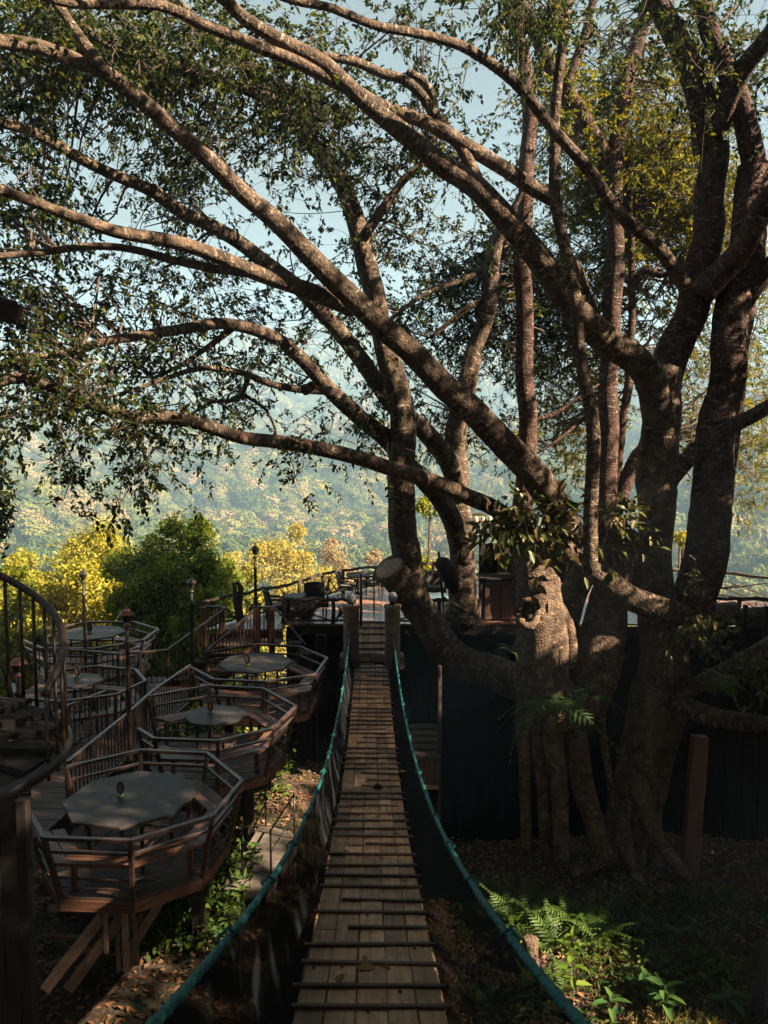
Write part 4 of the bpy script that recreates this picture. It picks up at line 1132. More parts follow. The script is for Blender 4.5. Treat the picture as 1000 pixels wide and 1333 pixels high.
fig = empty('fig_tree', (5.0, 15, gz(5, 15)), 'huge many trunked fig tree before the deck, long limbs sweeping left', 'tree', 'fig trees at the deck')
bf = empty('fig_tree', (1.9, 18.9, DZ), 'leaning fig tree growing through the deck behind the curved trunk', 'tree', 'fig trees at the deck')
sl = empty('slender_tree', (3.3, 19.4, DZ), 'slim straight ringed trunk rising left of the dark near stem', 'tree', 'fig trees at the deck')
sr = empty('slender_tree', (5.6, 20.0, DZ), 'straight ringed trunk forking high up, right of the dark near stem', 'tree', 'fig trees at the deck')
LIMBS = [
 # sweeping left
 ('limb', fig, 9.0, 14.9, 20, 48, [(-60, 52), (0, 55), (50, 62), (100, 80), (135, 93), (170, 120), (225, 165), (270, 205), (320, 255), (360, 290), (410, 340), (450, 380), (480, 410), (530, 455), (590, 510), (640, 560), (690, 610), (722, 655), (745, 710)]),
 ('limb', fig, 9.8, 9.9, 13, 19, [(50, -60), (70, 0), (85, 20), (110, 55), (138, 95)]),
 ('limb', fig, 8.8, 13.0, 15, 26, [(-60, 232), (0, 246), (50, 265), (100, 285), (150, 302), (210, 312), (260, 326), (310, 345), (360, 366), (415, 385), (462, 402)]),
 ('limb', fig, 9.6, 12.1, 10, 15, [(-50, 335), (0, 333), (60, 328), (125, 320), (175, 325), (225, 338), (280, 350), (320, 356), (352, 365)]),
 ('limb', fig, 10.5, 14.8, 17, 27, [(-60, 500), (0, 497), (30, 492), (75, 507), (125, 528), (175, 543), (220, 543), (265, 553), (315, 570), (360, 575), (410, 583), (460, 595), (500, 607), (550, 622), (600, 642), (645, 662), (690, 700)]),
 ('limb', fig, 8.5, 13.6, 14, 25, [(20, -25), (75, 0), (150, 5), (215, 10), (260, 30), (300, 45), (340, 62), (390, 82), (425, 100), (465, 120), (500, 138), (550, 160), (600, 185), (650, 215), (690, 240), (720, 258)]),
 ('limb', fig, 11.0, 13.4, 11, 18, [(70, 0), (110, 35), (125, 50), (175, 72), (225, 85), (275, 100), (325, 118), (362, 132)]),
 ('limb', fig, 10.0, 15.4, 17, 52, [(250, -40), (295, 0), (320, 25), (360, 50), (400, 70), (425, 85), (450, 110), (490, 145), (540, 185), (575, 215), (615, 240), (650, 275), (680, 310), (710, 350), (735, 385), (765, 422), (800, 450), (832, 473), (852, 502), (858, 545), (860, 590)]),
 ('limb', fig, 11.5, 13.0, 12, 20, [(380, 60), (425, 75), (460, 80), (500, 96), (525, 103), (550, 125), (568, 152), (600, 192), (630, 250)]),
 ('limb', fig, 12.4, 12.7, 12, 13, [(530, 95), (548, 103), (562, 122), (565, 140)]),
 ('limb', fig, 9.5, 14.0, 12, 22, [(340, -20), (380, 0), (430, 10), (470, 27), (500, 37), (550, 45), (600, 60), (640, 82), (670, 105), (695, 135), (718, 165), (760, 215), (800, 270), (828, 298), (860, 325), (895, 375)]),
 # curved left trunk
 ('trunk', fig, 15.0, 17.4, 18, 56, [(225, 0), (265, 40), (300, 70), (340, 105), (365, 135), (395, 175), (425, 210), (445, 245), (460, 280), (470, 310), (478, 350), (490, 400), (505, 455), (517, 510), (525, 555), (526, 600), (524, 650), (525, 700), (531, 742), (544, 778), (559, 807), (579, 836), (610, 862), (650, 882), (690, 892)]),
 ('limb', fig, 14.3, 14.2, 9, 16, [(560, 190), (548, 215), (525, 235), (505, 262), (490, 285), (472, 312)]),
 ('stub', fig, 16.55, 17.2, 52, 44, [(507, 738), (520, 756), (543, 795)]),
 # near dark stem
 ('limb', fig, 12.6, 13.6, 15, 23, [(745, -40), (740, 0), (733, 50), (725, 125), (722, 200), (722, 250), (730, 300), (740, 350), (750, 400), (755, 450), (762, 500), (770, 550), (772, 625), (770, 700), (768, 745)]),
 # right crown stems
 ('limb', fig, 13.8, 15.2, 30, 44, [(835, -60), (855, 0), (878, 45), (900, 95), (915, 140), (926, 195)]),
 ('trunk', fig, 15.2, 15.5, 44, 54, [(926, 190), (927, 230), (924, 275), (917, 330), (904, 390), (888, 435), (866, 490)]),
 ('limb', fig, 13.9, 15.0, 26, 36, [(895, -50), (910, 0), (925, 45), (945, 95), (962, 135), (975, 180), (984, 222)]),
 ('limb', fig, 13.0, 14.9, 26, 34, [(1040, -20), (1000, 45), (975, 78), (952, 115), (932, 165)]),
 ('trunk', fig, 14.9, 15.3, 46, 64, [(984, 215), (978, 280), (968, 340), (957, 400), (945, 470), (938, 540), (930, 600), (920, 680), (908, 765), (890, 830)]),
 ('trunk', fig, 15.3, 15.4, 22, 26, [(985, 330), (975, 400), (962, 480), (955, 560), (945, 640), (932, 720), (920, 780)]),
 ('limb', fig, 13.4, 15.0, 30, 40, [(1050, 200), (1000, 260), (960, 335), (915, 385)]),
 ('limb', fig, 14.2, 15.1, 24, 32, [(1060, 280), (1000, 350), (965, 400)]),
 ('limb', fig, 13.8, 15.4, 20, 30, [(1060, 490), (1000, 532), (950, 556), (915, 576), (875, 622), (858, 650)]),
 ('trunk', fig, 15.4, 15.2, 56, 66, [(866, 480), (858, 525), (857, 600), (852, 680), (850, 760), (860, 800), (859, 860), (850, 920), (832, 985), (820, 1050), (816, 1125)]),
 ('limb', fig, 14.4, 14.7, 34, 42, [(735, 712), (754, 730), (784, 752), (820, 776), (856, 791), (884, 802)]),
 # middle lower trunks and roots
 ('trunk', fig, 14.6, 14.8, 58, 92, [(688, 690), (692, 725), (697, 770), (703, 830), (714, 895), (722, 940)]),
 ('trunk', fig, 15.2, 15.0, 46, 88, [(815, 690), (802, 740), (792, 790), (780, 840), (765, 890), (745, 940)]),
 ('trunk', fig, 15.5, 15.2, 34, 56, [(760, 740), (745, 780), (735, 820), (735, 870), (735, 920)]),
 ('root', fig, 14.5, 14.5, 22, 26, [(714, 775), (726, 800), (731, 830), (728, 862), (722, 900)]),
 ('root', fig, 14.6, 14.6, 17, 22, [(725, 785), (738, 808), (744, 838), (742, 870)]),
 ('root', fig, 14.45, 14.5, 14, 20, [(704, 790), (712, 820), (714, 850), (712, 895)]),
 ('root', fig, 14.8, 14.6, 34, 24, [(715, 920), (724, 985), (728, 1040), (733, 1118)]),
 ('root', fig, 14.9, 14.6, 40, 30, [(745, 920), (752, 985), (764, 1040), (788, 1118)]),
 ('root', fig, 15.0, 15.0, 20, 16, [(680, 895), (682, 985), (684, 1040), (686, 1112)]),
 ('root', fig, 15.0, 14.9, 22, 20, [(700, 920), (704, 1000), (708, 1060), (712, 1115)]),
 ('root', fig, 14.8, 14.7, 16, 9, [(812, 850), (793, 870), (783, 900), (783, 935), (787, 970), (794, 1020), (796, 1052)]),
 ('root', fig, 15.0, 14.4, 30, 18, [(825, 1000), (838, 1050), (858, 1095), (895, 1145)]),
 ('root', fig, 15.0, 14.3, 26, 14, [(815, 1040), (812, 1090), (830, 1140), (842, 1165)]),
 ('root', fig, 15.1, 14.6, 20, 14, [(822, 1060), (806, 1100), (770, 1128), (742, 1140)]),
 ('trunk', fig, 15.4, 15.5, 40, 60, [(880, 800), (880, 860), (872, 930), (854, 990), (842, 1060), (838, 1130)]),
 ('limb', fig, 13.2, 15.2, 24, 34, [(1060, 952), (1000, 944), (950, 937), (905, 925), (868, 905)]),
 ('limb', fig, 13.4, 15.1, 20, 28, [(1060, 815), (1000, 843), (950, 868), (910, 892), (870, 915)]),
 # fig behind
 ('trunk', bf, 18.2, 18.6, 22, 44, [(655, 300), (640, 345), (635, 400), (620, 450), (608, 490), (600, 530), (595, 575), (595, 625), (600, 675), (602, 730), (604, 812)]),
 ('limb', bf, 10.6, 18.5, 15, 32, [(-60, 150), (0, 160), (50, 176), (100, 203), (150, 228), (200, 248), (235, 275), (280, 296), (320, 321), (360, 352), (400, 385), (430, 420), (470, 465), (500, 510), (540, 552), (585, 600), (598, 650)]),
 ('limb', bf, 11.4, 18.5, 10, 34, [(-40, 486), (0, 478), (50, 467), (100, 457), (135, 445), (180, 437), (225, 430), (290, 422), (340, 432), (370, 447), (395, 470), (415, 492), (440, 517), (470, 545), (500, 570), (530, 602), (565, 640), (590, 680), (602, 730)]),
 ('limb', bf, 13.4, 15.6, 5, 14, [(120, 522), (140, 517), (175, 507), (210, 495), (250, 482), (280, 480), (320, 488), (350, 500), (390, 507), (432, 509)]),
 ('limb', bf, 14.6, 14.9, 4, 8, [(240, 548), (262, 530), (282, 522), (310, 520), (322, 494)]),
 ('limb', bf, 14.8, 14.9, 3, 6, [(362, 572), (355, 550), (345, 532), (318, 514)]),
 ('limb', bf, 14.2, 14.6, 5, 11, [(200, 492), (235, 475), (270, 452), (302, 428)]),
 ('limb', bf, 18.0, 18.3, 6, 11, [(520, 405), (560, 380), (600, 365), (632, 352)]),
 ('limb', bf, 18.0, 18.3, 6, 13, [(560, 440), (585, 420), (610, 400), (634, 390)]),
 ('limb', bf, 17.6, 18.2, 7, 20, [(690, 230), (672, 265), (650, 310), (642, 345)]),
 # slim straight trunks
 ('trunk', sl, 17.6, 18.8, 20, 34, [(660, -40), (670, 10), (685, 100), (690, 150), (687, 200), (683, 275), (680, 350), (680, 400), (684, 500), (685, 600), (681, 680), (680, 780)]),
 ('trunk', sr, 18.0, 19.4, 22, 34, [(860, -50), (845, 0), (830, 50), (817, 100), (807, 150), (802, 200), (800, 275), (800, 350), (797, 420), (793, 500), (791, 600), (789, 680), (788, 780)]),
 ('limb', sr, 17.4, 18.6, 18, 26, [(665, -40), (682, 10), (700, 50), (720, 90), (745, 130), (770, 175), (800, 215)]),
 ('limb', sr, 17.6, 18.0, 12, 15, [(785, -40), (772, 0), (760, 50), (745, 95), (738, 125)]),
 ('trunk', sr, 19.0, 19.4, 9, 16, [(818, 230), (822, 300), (823, 400), (818, 500), (806, 590), (796, 650)]),
 ('limb', sr, 18.6, 19.2, 8, 14, [(890, 350), (860, 358), (840, 352), (824, 372)]),
 ('limb', sr, 19.2, 19.4, 18, 28, [(850, 570), (830, 592), (818, 622), (800, 665)]),
 ('limb', sr, 18.8, 19.2, 8, 16, [(750, 340), (765, 380), (780, 420), (795, 470)]),
 ('limb', sl, 18.5, 18.7, 2.5, 9, [(780, 500), (750, 520), (720, 540), (688, 548)]),
 ('limb', sr, 18.9, 19.3, 2.5, 9, [(700, 590), (730, 570), (760, 545), (792, 520)]),
]
for kind, par, D0, D1, w0, w1, px in LIMBS:
    own = {fig.name: 'fig', bf.name: 'bf', sl.name: 'sl', sr.name: 'sr'}[par.name]
    xs = sum(p[0] for p in px) / len(px); ymid = sum(p[1] for p in px) / len(px)
    mt = 'bark'
    if par in (sl, sr) or (xs > 840 and ymid < 700): mt = 'bark_red'
    if kind == 'root' or (kind == 'trunk' and ymid > 760): mt = 'bark_root'
    big = max(w0, w1)
    limb(kind, par, D0, D1, w0, w1, px, own, mt, ridge=.075 if kind in ('trunk', 'root') and big > 24 and par is fig else 0, sides=30 if big > 40 else 14 if big > 15 else 8, rough=.11 if kind in ('trunk', 'root') and big > 40 else .07, step=.14 if big > 30 else .17)
# cut faces, knot and burl
p = pt(507.5, 739, 16.56)
ax_ = (pt(507, 738, 16.55) - pt(520, 756, 16.75)).normalized()
MB().tube([p - ax_ * .03, p + ax_ * .025, p + ax_ * .03], [.34, .33, .28], 18).build('cut_face', M['strut'], fig, True)
kc = pt(687, 795, 14.05)
MB().tube([kc + Vector((math.cos(a) * .17, -.02 + .05 * math.cos(2 * a), math.sin(a) * .26 - .02)) for a in np.linspace(0, 2 * math.pi, 22)], [.075 + .02 * math.sin(3 * k) for k in range(22)], 8, cap=False).build('knot', M['bark_root'], fig, True)
m = MB(); m.tube([kc + Vector((0, .22, .16)), kc + Vector((0, .06, .08)), kc + Vector((.01, .04, -.1)), kc + Vector((.02, .14, -.24))], [.05, .1, .1, .04], 10); m.build('hollow', M['dark'], fig, True)
m = MB(); c = pt(886, 803, 14.6)
for k in range(9):
    a = k * .7
    q = c + Vector((math.cos(a) * .12, 0, math.sin(a) * .18))
    m.tube([q, q + Vector((.12 + .05 * math.cos(a), -.06, -.05 + .05 * math.sin(a)))], [.07, .025], 7)
m.build('torn_end', M['strut'], fig, True)
for (px, py, D, s) in ((398, 507, 15.0, .11), (405, 503, 15.1, .1), (316, 571, 12.3, .09), (400, 580, 13.0, .08), (200, 245, 13.2, .08), (345, 268, 11.8, .09)):
    q = pt(px, py, D - .12)
    MB().lathe([(s * .3, -s), (s * .9, -s * .5), (s, 0), (s * .8, s * .6), (s * .2, s)], 9, q).build('bark_knot', M['bark_red'], fig if py > 520 or px == 345 else bf, True)

# crowns: leaf sprays gathered round branchlets that leave the limbs
SA = np.array([s[:3] for s in SAMPLES]); SO = np.array([s[4] for s in SAMPLES])
# (owner, px, py, half width px, half height px, near depth, far depth, density)
BLOBS = [
 ('fig', 80, 50, 120, 75, 8, 11.5, 1.25), ('fig', 20, 150, 75, 80, 8, 11, 1.3), ('fig', 230, 50, 120, 60, 9, 13, 1.3), ('fig', 190, 150, 90, 60, 10, 13, .8), ('fig', 330, 140, 110, 60, 11, 14, 1.25),
 ('fig', 255, 225, 105, 45, 11, 14, 1.15), ('fig', 30, 290, 85, 40, 9, 12, 1.2), ('bf', 60, 375, 100, 45, 11, 14, 1.3), ('bf', 195, 370, 110, 42, 12, 15, .95), ('fig', 170, 285, 85, 28, 10, 13, .8),
 ('fig', 410, 120, 75, 50, 11, 14, .9), ('fig', 445, 215, 55, 50, 12, 15, .8), ('fig', 430, 35, 60, 28, 11, 14, .45), ('fig', 555, 205, 75, 60, 13, 16, .95), ('fig', 560, 310, 70, 55, 14, 17, .65), ('fig', 620, 60, 75, 55, 12, 16, 1.1),
 ('fig', 530, 28, 50, 25, 11, 14, .5), ('fig', 690, 25, 75, 45, 11, 14, 1.4), ('sr', 810, 170, 90, 75, 15, 19, .9), ('fig', 850, 40, 90, 50, 13, 17, .6), ('fig', 970, 100, 60, 100, 13, 17, .7),
 ('sr', 840, 240, 90, 70, 17, 21, 1.25), ('sr', 770, 330, 90, 70, 17, 21, 1.2), ('bf', 640, 410, 90, 90, 17, 21, 1.0), ('sr', 755, 480, 70, 80, 18, 22, 1.1), ('sl', 705, 565, 75, 50, 18, 21, .7), ('sr', 890, 300, 60, 80, 17, 21, 1.1),
 ('sr', 985, 480, 45, 130, 17, 21, 1.2), ('sr', 905, 450, 55, 70, 18, 22, .9), ('bf', 560, 440, 55, 60, 17, 20, .7), ('bf', 565, 540, 55, 50, 17, 20, .85), ('sr', 975, 610, 40, 50, 17, 20, .6), ('sl', 700, 440, 50, 60, 18, 21, .9),
 ('fig', 55, 445, 90, 45, 10, 13, 1.3), ('fig', 50, 520, 95, 45, 9.5, 12, 1.5), ('fig', 30, 575, 55, 35, 9, 11, 1.4), ('fig', 155, 590, 75, 40, 9.5, 11.5, 1.0), ('fig', 125, 640, 60, 26, 9.3, 10.8, 1.0), ('bf', 185, 470, 90, 35, 12, 15, .95),
 ('bf', 270, 500, 100, 42, 12.5, 15.5, .65), ('bf', 335, 440, 85, 45, 14, 17, .9), ('bf', 430, 420, 60, 50, 15, 18, .8), ('fig', 240, 565, 90, 30, 10.5, 12.5, .55), ('fig', 395, 610, 60, 24, 11.5, 13.5, .75), ('fig', 372, 640, 18, 20, 12, 13, .8), ('bf', 340, 550, 80, 36, 13.5, 16, .5),
 ('bf', 480, 545, 60, 35, 15, 18, .5), ('fig', 70, 230, 70, 30, 10, 12, .35), ('bf', 400, 330, 50, 35, 14, 17, .3), ('fig', 600, 140, 60, 45, 13, 16, .8), ('sr', 730, 230, 60, 80, 16, 19, .8), ('fig', 480, 290, 40, 50, 14, 16, .4), ('sr', 905, 210, 70, 80, 16, 19, 1.0), ('sr', 960, 290, 50, 70, 16, 19, .9), ('sr', 935, 120, 60, 60, 15, 18, .7), ('sr', 720, 130, 60, 60, 15, 18, .8), ('fig', 770, 20, 50, 40, 14, 17, .35),
]
crown_sets = {k: [] for k in ('fig', 'bf', 'sl', 'sr')}
twig_sets = {k: [] for k in ('fig', 'bf', 'sl', 'sr')}
def add_clump(owner, cpos, n_sp, sig, leaf_len=.098, n_leaf=13, connect=True, length=.36):
    if in_gap(cpos, 1.0 if connect else 1.35)[0]: return
    cpos = np.array(cpos)
    if connect:
        ids = np.where(SO == owner)[0] if owner != 'sl' else np.arange(len(SA))
        d = np.linalg.norm(SA[ids] - cpos, axis=1) + 0.0
        j = ids[np.argmin(d)]
        a = SA[j]; L = np.linalg.norm(cpos - a)
        mid = (a + cpos) / 2 + rng.normal(size=3) * .12 * L + np.array([0, 0, .10 * L])
        q1 = a * .6 + mid * .4 + rng.normal(size=3) * .04 * L
        q3 = mid * .5 + cpos * .5 + rng.normal(size=3) * .06 * L
        rr = min(.03, .008 + .007 * L)
        twig_sets[owner].append(([a, q1, mid, q3, cpos], rr, .005))
    P = cpos + rng.normal(size=(n_sp, 3)) * sig
    if connect:
        k = rng.random(n_sp) < .35
        f = rng.uniform(.45, 1, n_sp)[:, None]
        alt = np.where(f < .75, a + (mid - a) * f / .75, mid + (cpos - mid) * (f - .75) / .25)
        P = np.where(k[:, None], alt + rng.normal(size=(n_sp, 3)) * sig * .45, P)
    Dr = unit(P - cpos + rng.normal(size=(n_sp, 3)) * sig * .7 + np.array([0, 0, -.02]))
    b, ax, nr, Ls, tw = sprays(P, Dr, n_leaf, length, leaf_len)
    crown_sets[owner].append((b, ax, nr, Ls))
    for t in tw: twig_sets[owner].append((t, .0045, .002))
    if connect:
        for i in range(0, n_sp, 2):
            twig_sets[owner].append(((cpos, (cpos + P[i]) / 2 + rng.normal(size=3) * .04, P[i]), .006, .004))
for (ow, px, py, rx, ry, d0, d1, dens) in BLOBS:
    if ow in ('sr', 'sl') or d0 >= 17: d0, d1 = d0 + 2.6, d1 + 2.6
    if px < 320 and py < 420: d0, d1 = d0 + 2.0, d1 + 2.6; dens *= .8
    if px < 460 and py >= 420: d0, d1 = d0 + .9, d1 + 1.6; dens *= .55
    if 320 <= px < 600 and py < 420: d0, d1 = d0 + 1.0, d1 + 1.5; dens *= .85
    area = math.pi * rx * ry
    Dm = (d0 + d1) / 2
    n_sp = int(area * dens / 74 * (Dm / 11) ** 2 * 1.0)
    nc = max(2, int(n_sp / 11))
    for _ in range(nc):
        while True:
            u, v = rng.uniform(-1, 1, 2)
            if u * u + v * v < 1: break
        D = rng.uniform(d0, d1)
        c = pt(px + u * rx, py + v * ry, D)
        if noise.noise(c * .42) < (-.22 if py < 420 else -.16): continue
        add_clump(ow, c, 11, .27 if Dm < 14 else .34)
for q1, q2, ow, right in TIPS:
    for _ in range(5):
        f = rng.uniform(.1, 1.1)
        add_clump(ow, q1 + (q2 - q1) * f + rng.normal(size=3) * .5 + (np.array([.6, 0, 0]) if right else 0), 8, .3)
# unseen crown clumps added overhead, to the right and behind to cut light
for _ in range(1500):
    x, y, z = rng.uniform(-9, 17), rng.uniform(-9, 20), rng.uniform(10.5, 17.5)
    if y > 3 and abs(x) < .54 * y + .6 and z - 7 < .66 * y + 2.0: continue
    if x > 3 and y > 13 and rng.random() < .5: continue
    if abs(x) < 2.0 and -2 < y < 16: continue  # left open above the bridge so skylight reaches the planks
    if y > -1 and abs(x) < .56 * y + 2.2 and z - 7 < .68 * y + 3.2: continue
    if (x - 3) ** 2 / 190 + (y - 7) ** 2 / 240 > 1: continue
    add_clump('fig', (x, y, z), 9, .6, leaf_len=.2, n_leaf=11, connect=False, length=.6)
for _ in range(620):  # denser unseen clumps added to keep sun off the lower left
    x, y, z = rng.uniform(0.5, 14), rng.uniform(-8, 7), rng.uniform(9.5, 15)
    if y > -1 and x < .56 * y + 2.2 and z - 7 < .68 * y + 3.2: continue
    if abs(x) < 1.6 and y > 0: continue
    add_clump('fig', (x, y, z), 9, .6, leaf_len=.2, n_leaf=11, connect=False, length=.6)
for _ in range(420):  # unseen clumps added to shade the right trunks
    x, y, z = rng.uniform(6.5, 15), rng.uniform(5, 15.5), rng.uniform(8, 16)
    if abs(x) < .56 * y + 1.6 and z - 7 < .68 * y + 3: continue
    add_clump('fig', (x, y, z), 9, .6, leaf_len=.2, n_leaf=11, connect=False, length=.6)
for _ in range(170):
    x, y, z = rng.uniform(8, 17), rng.uniform(0, 18), rng.uniform(4.5, 12)
    if x < .56 * y + 1.5: continue
    add_clump('fig', (x, y, z), 9, .6, leaf_len=.2, n_leaf=11, connect=False, length=.6)
for ow, par in (('fig', fig), ('bf', bf), ('sl', sl), ('sr', sr)):
    S = crown_sets[ow]
    b, ax, nr, L = (np.concatenate([s[k] for s in S]) for k in range(4))
    me = leaves_mesh('crown', M['leaf'] if ow in ('fig', 'bf') else M['leaf_gold'], b, ax, nr, L, L * rng.uniform(.46, .6, len(L)))
    o = link('crown', me, par); o['kind'] = 'stuff'
    o = link('twigs', twig_mesh('twigs', M['twig'], twig_sets[ow]), par); o['kind'] = 'stuff'
    print('leaves', ow, len(L), 'twigs', len(twig_sets[ow]))

# edge of another tree that reaches in at the left border
et = empty('broadleaf_tree', (-12.2, 20, gz(-12.2, 20)), 'dark leafy tree edge reaching in at the left border above the yellow tree', 'tree', 'sunlit trees below the terrace')
MB().tube([(-12.4, 20, gz(-12.2, 20) - .3), (-12.3, 20, 2), (-12.1, 20, 6)], [.25, .2, .08], 9).build('trunk', M['bark'], et, True)
P = []
for (px, py, r) in ((-18, 640, .75), (-12, 675, .6), (-30, 610, .7), (-40, 660, 1.0), (-30, 700, .8)):
    c = np.array(pt(px, py, 20)); d = rand_dirs(420); P.append((c + d * (r * rng.uniform(.3, 1, 420) ** .5)[:, None], d))
b = np.concatenate([p[0] for p in P]); d = np.concatenate([p[1] for p in P])
o = link('crown', leaves_mesh('crown', M['leaf'], b, d * .4 + rand_dirs(len(b)) - np.array([0, 0, .3]), d + np.array([0, 0, .8]), .17 * rng.uniform(.7, 1.2, len(b)), .085 * rng.uniform(.8, 1.2, len(b))), et); o['kind'] = 'stuff'

# ------------------------------------------------------------------ leafy plants: single leaves are parts that share meshes
def leaf_meshes(mat, n, L, W, droop=.25, fold=.16):
    out = []
    for k in range(n):
        me = leaves_mesh('leaf', mat, np.array([[0, 0, 0.]]), np.array([[1., 0, 0]]), np.array([[0, 0, 1.]]), np.array([L * (1 + .12 * k)]), np.array([W]), fold=fold, droop=droop)
        out.append(me)
    return out
def put_leaf(me, p, ax, nr, s, parent, name='leaf'):
    ax = Vector(ax).normalized(); nr = Vector(nr)
    sd = nr.cross(ax).normalized(); nn = ax.cross(sd)
    Mx = Matrix((ax * s, sd * s, nn * s)).transposed().to_4x4(); Mx.translation = Vector(p)
    return link(name, me, parent, Mx)
M['epi'] = leafmat('epiphyte_leaf', [(0.035, 0.05, 0.012), (0.06, 0.075, 0.018), (0.10, 0.095, 0.03), (0.17, 0.12, 0.05)], .2, .35, per='object')
M['broad'] = leafmat('seedling_leaf', [(0.03, 0.075, 0.024), (0.045, 0.10, 0.028), (0.07, 0.125, 0.03)], .3, .4, per='object')
M['lime'] = leafmat('young_lime_leaf', [(0.10, 0.16, 0.024), (0.15, 0.21, 0.028), (0.06, 0.12, 0.02)], .35, .4, per='object')
M['fern'] = leafmat('fern_frond', [(0.055, 0.10, 0.022), (0.09, 0.14, 0.028), (0.045, 0.09, 0.022)], .35, .5, per='object')
M['fern_dk'] = leafmat('shade_fern_frond', [(0.028, 0.058, 0.02), (0.045, 0.08, 0.026)], .25, .5, per='object')
epi_leaf = leaf_meshes(M['epi'], 3, .24, .115)
def shrub(name, label, c, rx, ry, rz, n, s, cat='plant', group=None, stems=14, root=None, mats=epi_leaf):
    t = empty(name, c, label, cat, group)
    c = Vector(c); root = Vector(root) if root else c - Vector((0, 0, rz * .3))
    tips = []
    for k in range(stems):
        d = Vector(rand_dirs(1)[0]); e = c + Vector((d.x * rx * .85, d.y * ry * .85, d.z * rz * .7))
        mid = (root + e) / 2 + Vector((0, 0, rz * .35))
        MB().tube([root, mid, e], [.014, .01, .004], 5).build('stem', M['twig'], t, True)
        tips.append((root, mid, e))
    for k in range(n):
        r0, mm, e = tips[k % stems]
        u = rng.uniform(.25, 1.05)
        p = r0.lerp(mm, u * 2) if u < .5 else mm.lerp(e, u * 2 - 1)
        p = p + Vector(rng.normal(size=3) * np.array([rx, ry, rz]) * .17)
        ax = Vector(rand_dirs(1)[0]) + (p - c).normalized() * .6 + Vector((0, -.25, -.55))
        put_leaf(mats[k % len(mats)], p, ax, Vector((0, -.35, 1)) + Vector(rng.normal(size=3) * .35), s * rng.uniform(.6, 1.15), t)
    return t
shrub('epiphyte_shrub', 'big leafy clump perched on top of the sunlit middle trunk of the fig', pt(694, 692, 13.95), 1.2, .55, 1.0, 290, 1.05, stems=24)
shrub('epiphyte_shrub', 'smaller dark leaf clump between the middle trunk and the tall right trunk', pt(812, 684, 14.4), .8, .4, .7, 170, .85, stems=12)
shrub('epiphyte_shrub', 'leafy spray hanging at the right under the torn limb end', pt(925, 835, 13.4), .95, .5, .55, 170, .62, stems=16)
shrub('epiphyte_shrub', 'leafy spray hanging at the right border below the log', pt(985, 880, 13.0), .4, .4, .7, 80, .6, stems=8)
shrub('epiphyte_shrub', 'small leafy shoots beside the foot of the thick red trunk', pt(905, 770, 13.9), .28, .25, .5, 34, .55, stems=6)

def frond_mesh(mat, L, n=15, w=.3, droop=.45, curl=0.0):
    m = MB()
    pr = []
    for i in range(n + 1):
        t = i / n
        pr.append(Vector((L * (t - .12 * droop * t * t), curl * L * t * t, L * (.30 * t - droop * .85 * t * t))))
    m.tube(pr, [.009 * (1 - .8 * i / n) * (L / .8) for i in range(n + 1)], 4)
    for i in range(2, n + 1):
        t = i / n
        ll = w * L * math.sin(min(1, t * 1.25 + .12) * math.pi) ** .7 * (1 - .25 * t) if t < .98 else .06 * L
        ll = max(ll, .05 * L)
        tg = (pr[i] - pr[i - 1]).normalized()
        for s in (-1, 1):
            sd = Vector((0, s, 0))
            ax = (sd * .9 + tg * .5).normalized()
            wd = L / n * .42
            b = pr[i]
            dn = Vector((0, 0, -1))
            m.add([b - tg * wd * .6, b + ax * ll * .5 - tg * wd * .8 + dn * ll * .05, b + ax * ll + dn * ll * .22, b + ax * ll * .5 + tg * wd * .8 + dn * ll * .05, b + tg * wd * .6], [(0, 1, 2, 3, 4)] if s > 0 else [(4, 3, 2, 1, 0)])
    return m.mesh('frond', mat)
def fern(label, p, n, L, mat, hang=0.0, az=(0, 6.28), group=None, tilt=(.2, .9), name='fern'):
    t = empty(name, p, label, 'fern', group)
    fr = [frond_mesh(mat, L * (.85 + .12 * k), 15, .24 + .02 * k, .3 + .15 * k + hang, curl=(-.1, .05, .12)[k]) for k in range(3)]
    for k in range(n):
        a = az[0] + (az[1] - az[0]) * (k + rng.uniform(.1, .9)) / n
        e = rng.uniform(*tilt)
        Mx = Matrix.Translation(Vector(p)) @ Matrix.Rotation(a, 4, 'Z') @ Matrix.Rotation(-e, 4, 'Y') @ Matrix.Rotation(rng.uniform(-.3, .3), 4, 'X') @ Matrix.Scale(rng.uniform(.75, 1.1), 4)
        link('frond', fr[k % 3], t, Mx)
    return t
fern('fern with long drooping fronds hanging from the fig fork below the sunlit trunk', pt(716, 915, 14.1), 17, 1.15, M['fern_dk'], hang=.42, tilt=(-.5, .5))
fern('small fern tuft on the right side of the fig fork', pt(765, 905, 14.2), 8, .8, M['fern_dk'], hang=.35, tilt=(-.3, .5))
fern('tiny fern in the crook of the curved left trunk', pt(667, 850, 14.6), 7, .45, M['fern_dk'], hang=.1)
fern('fern tuft hanging below the leafy spray on the right', pt(945, 885, 13.3), 8, .6, M['fern'], hang=.3, tilt=(-.3, .5))
m = MB()
for k in range(26):
    a = pt(rng.uniform(685, 770), rng.uniform(905, 930), 14.25)
    L = rng.uniform(.4, 1.5)
    m.tube([a, a + Vector((rng.normal() * .05, -.03, -L * .5)), a + Vector((rng.normal() * .1, -.02, -L))], [.007, .006, .003], 4)
o = m.build('aerial_roots', M['twig'], fig, True); o['kind'] = 'stuff'
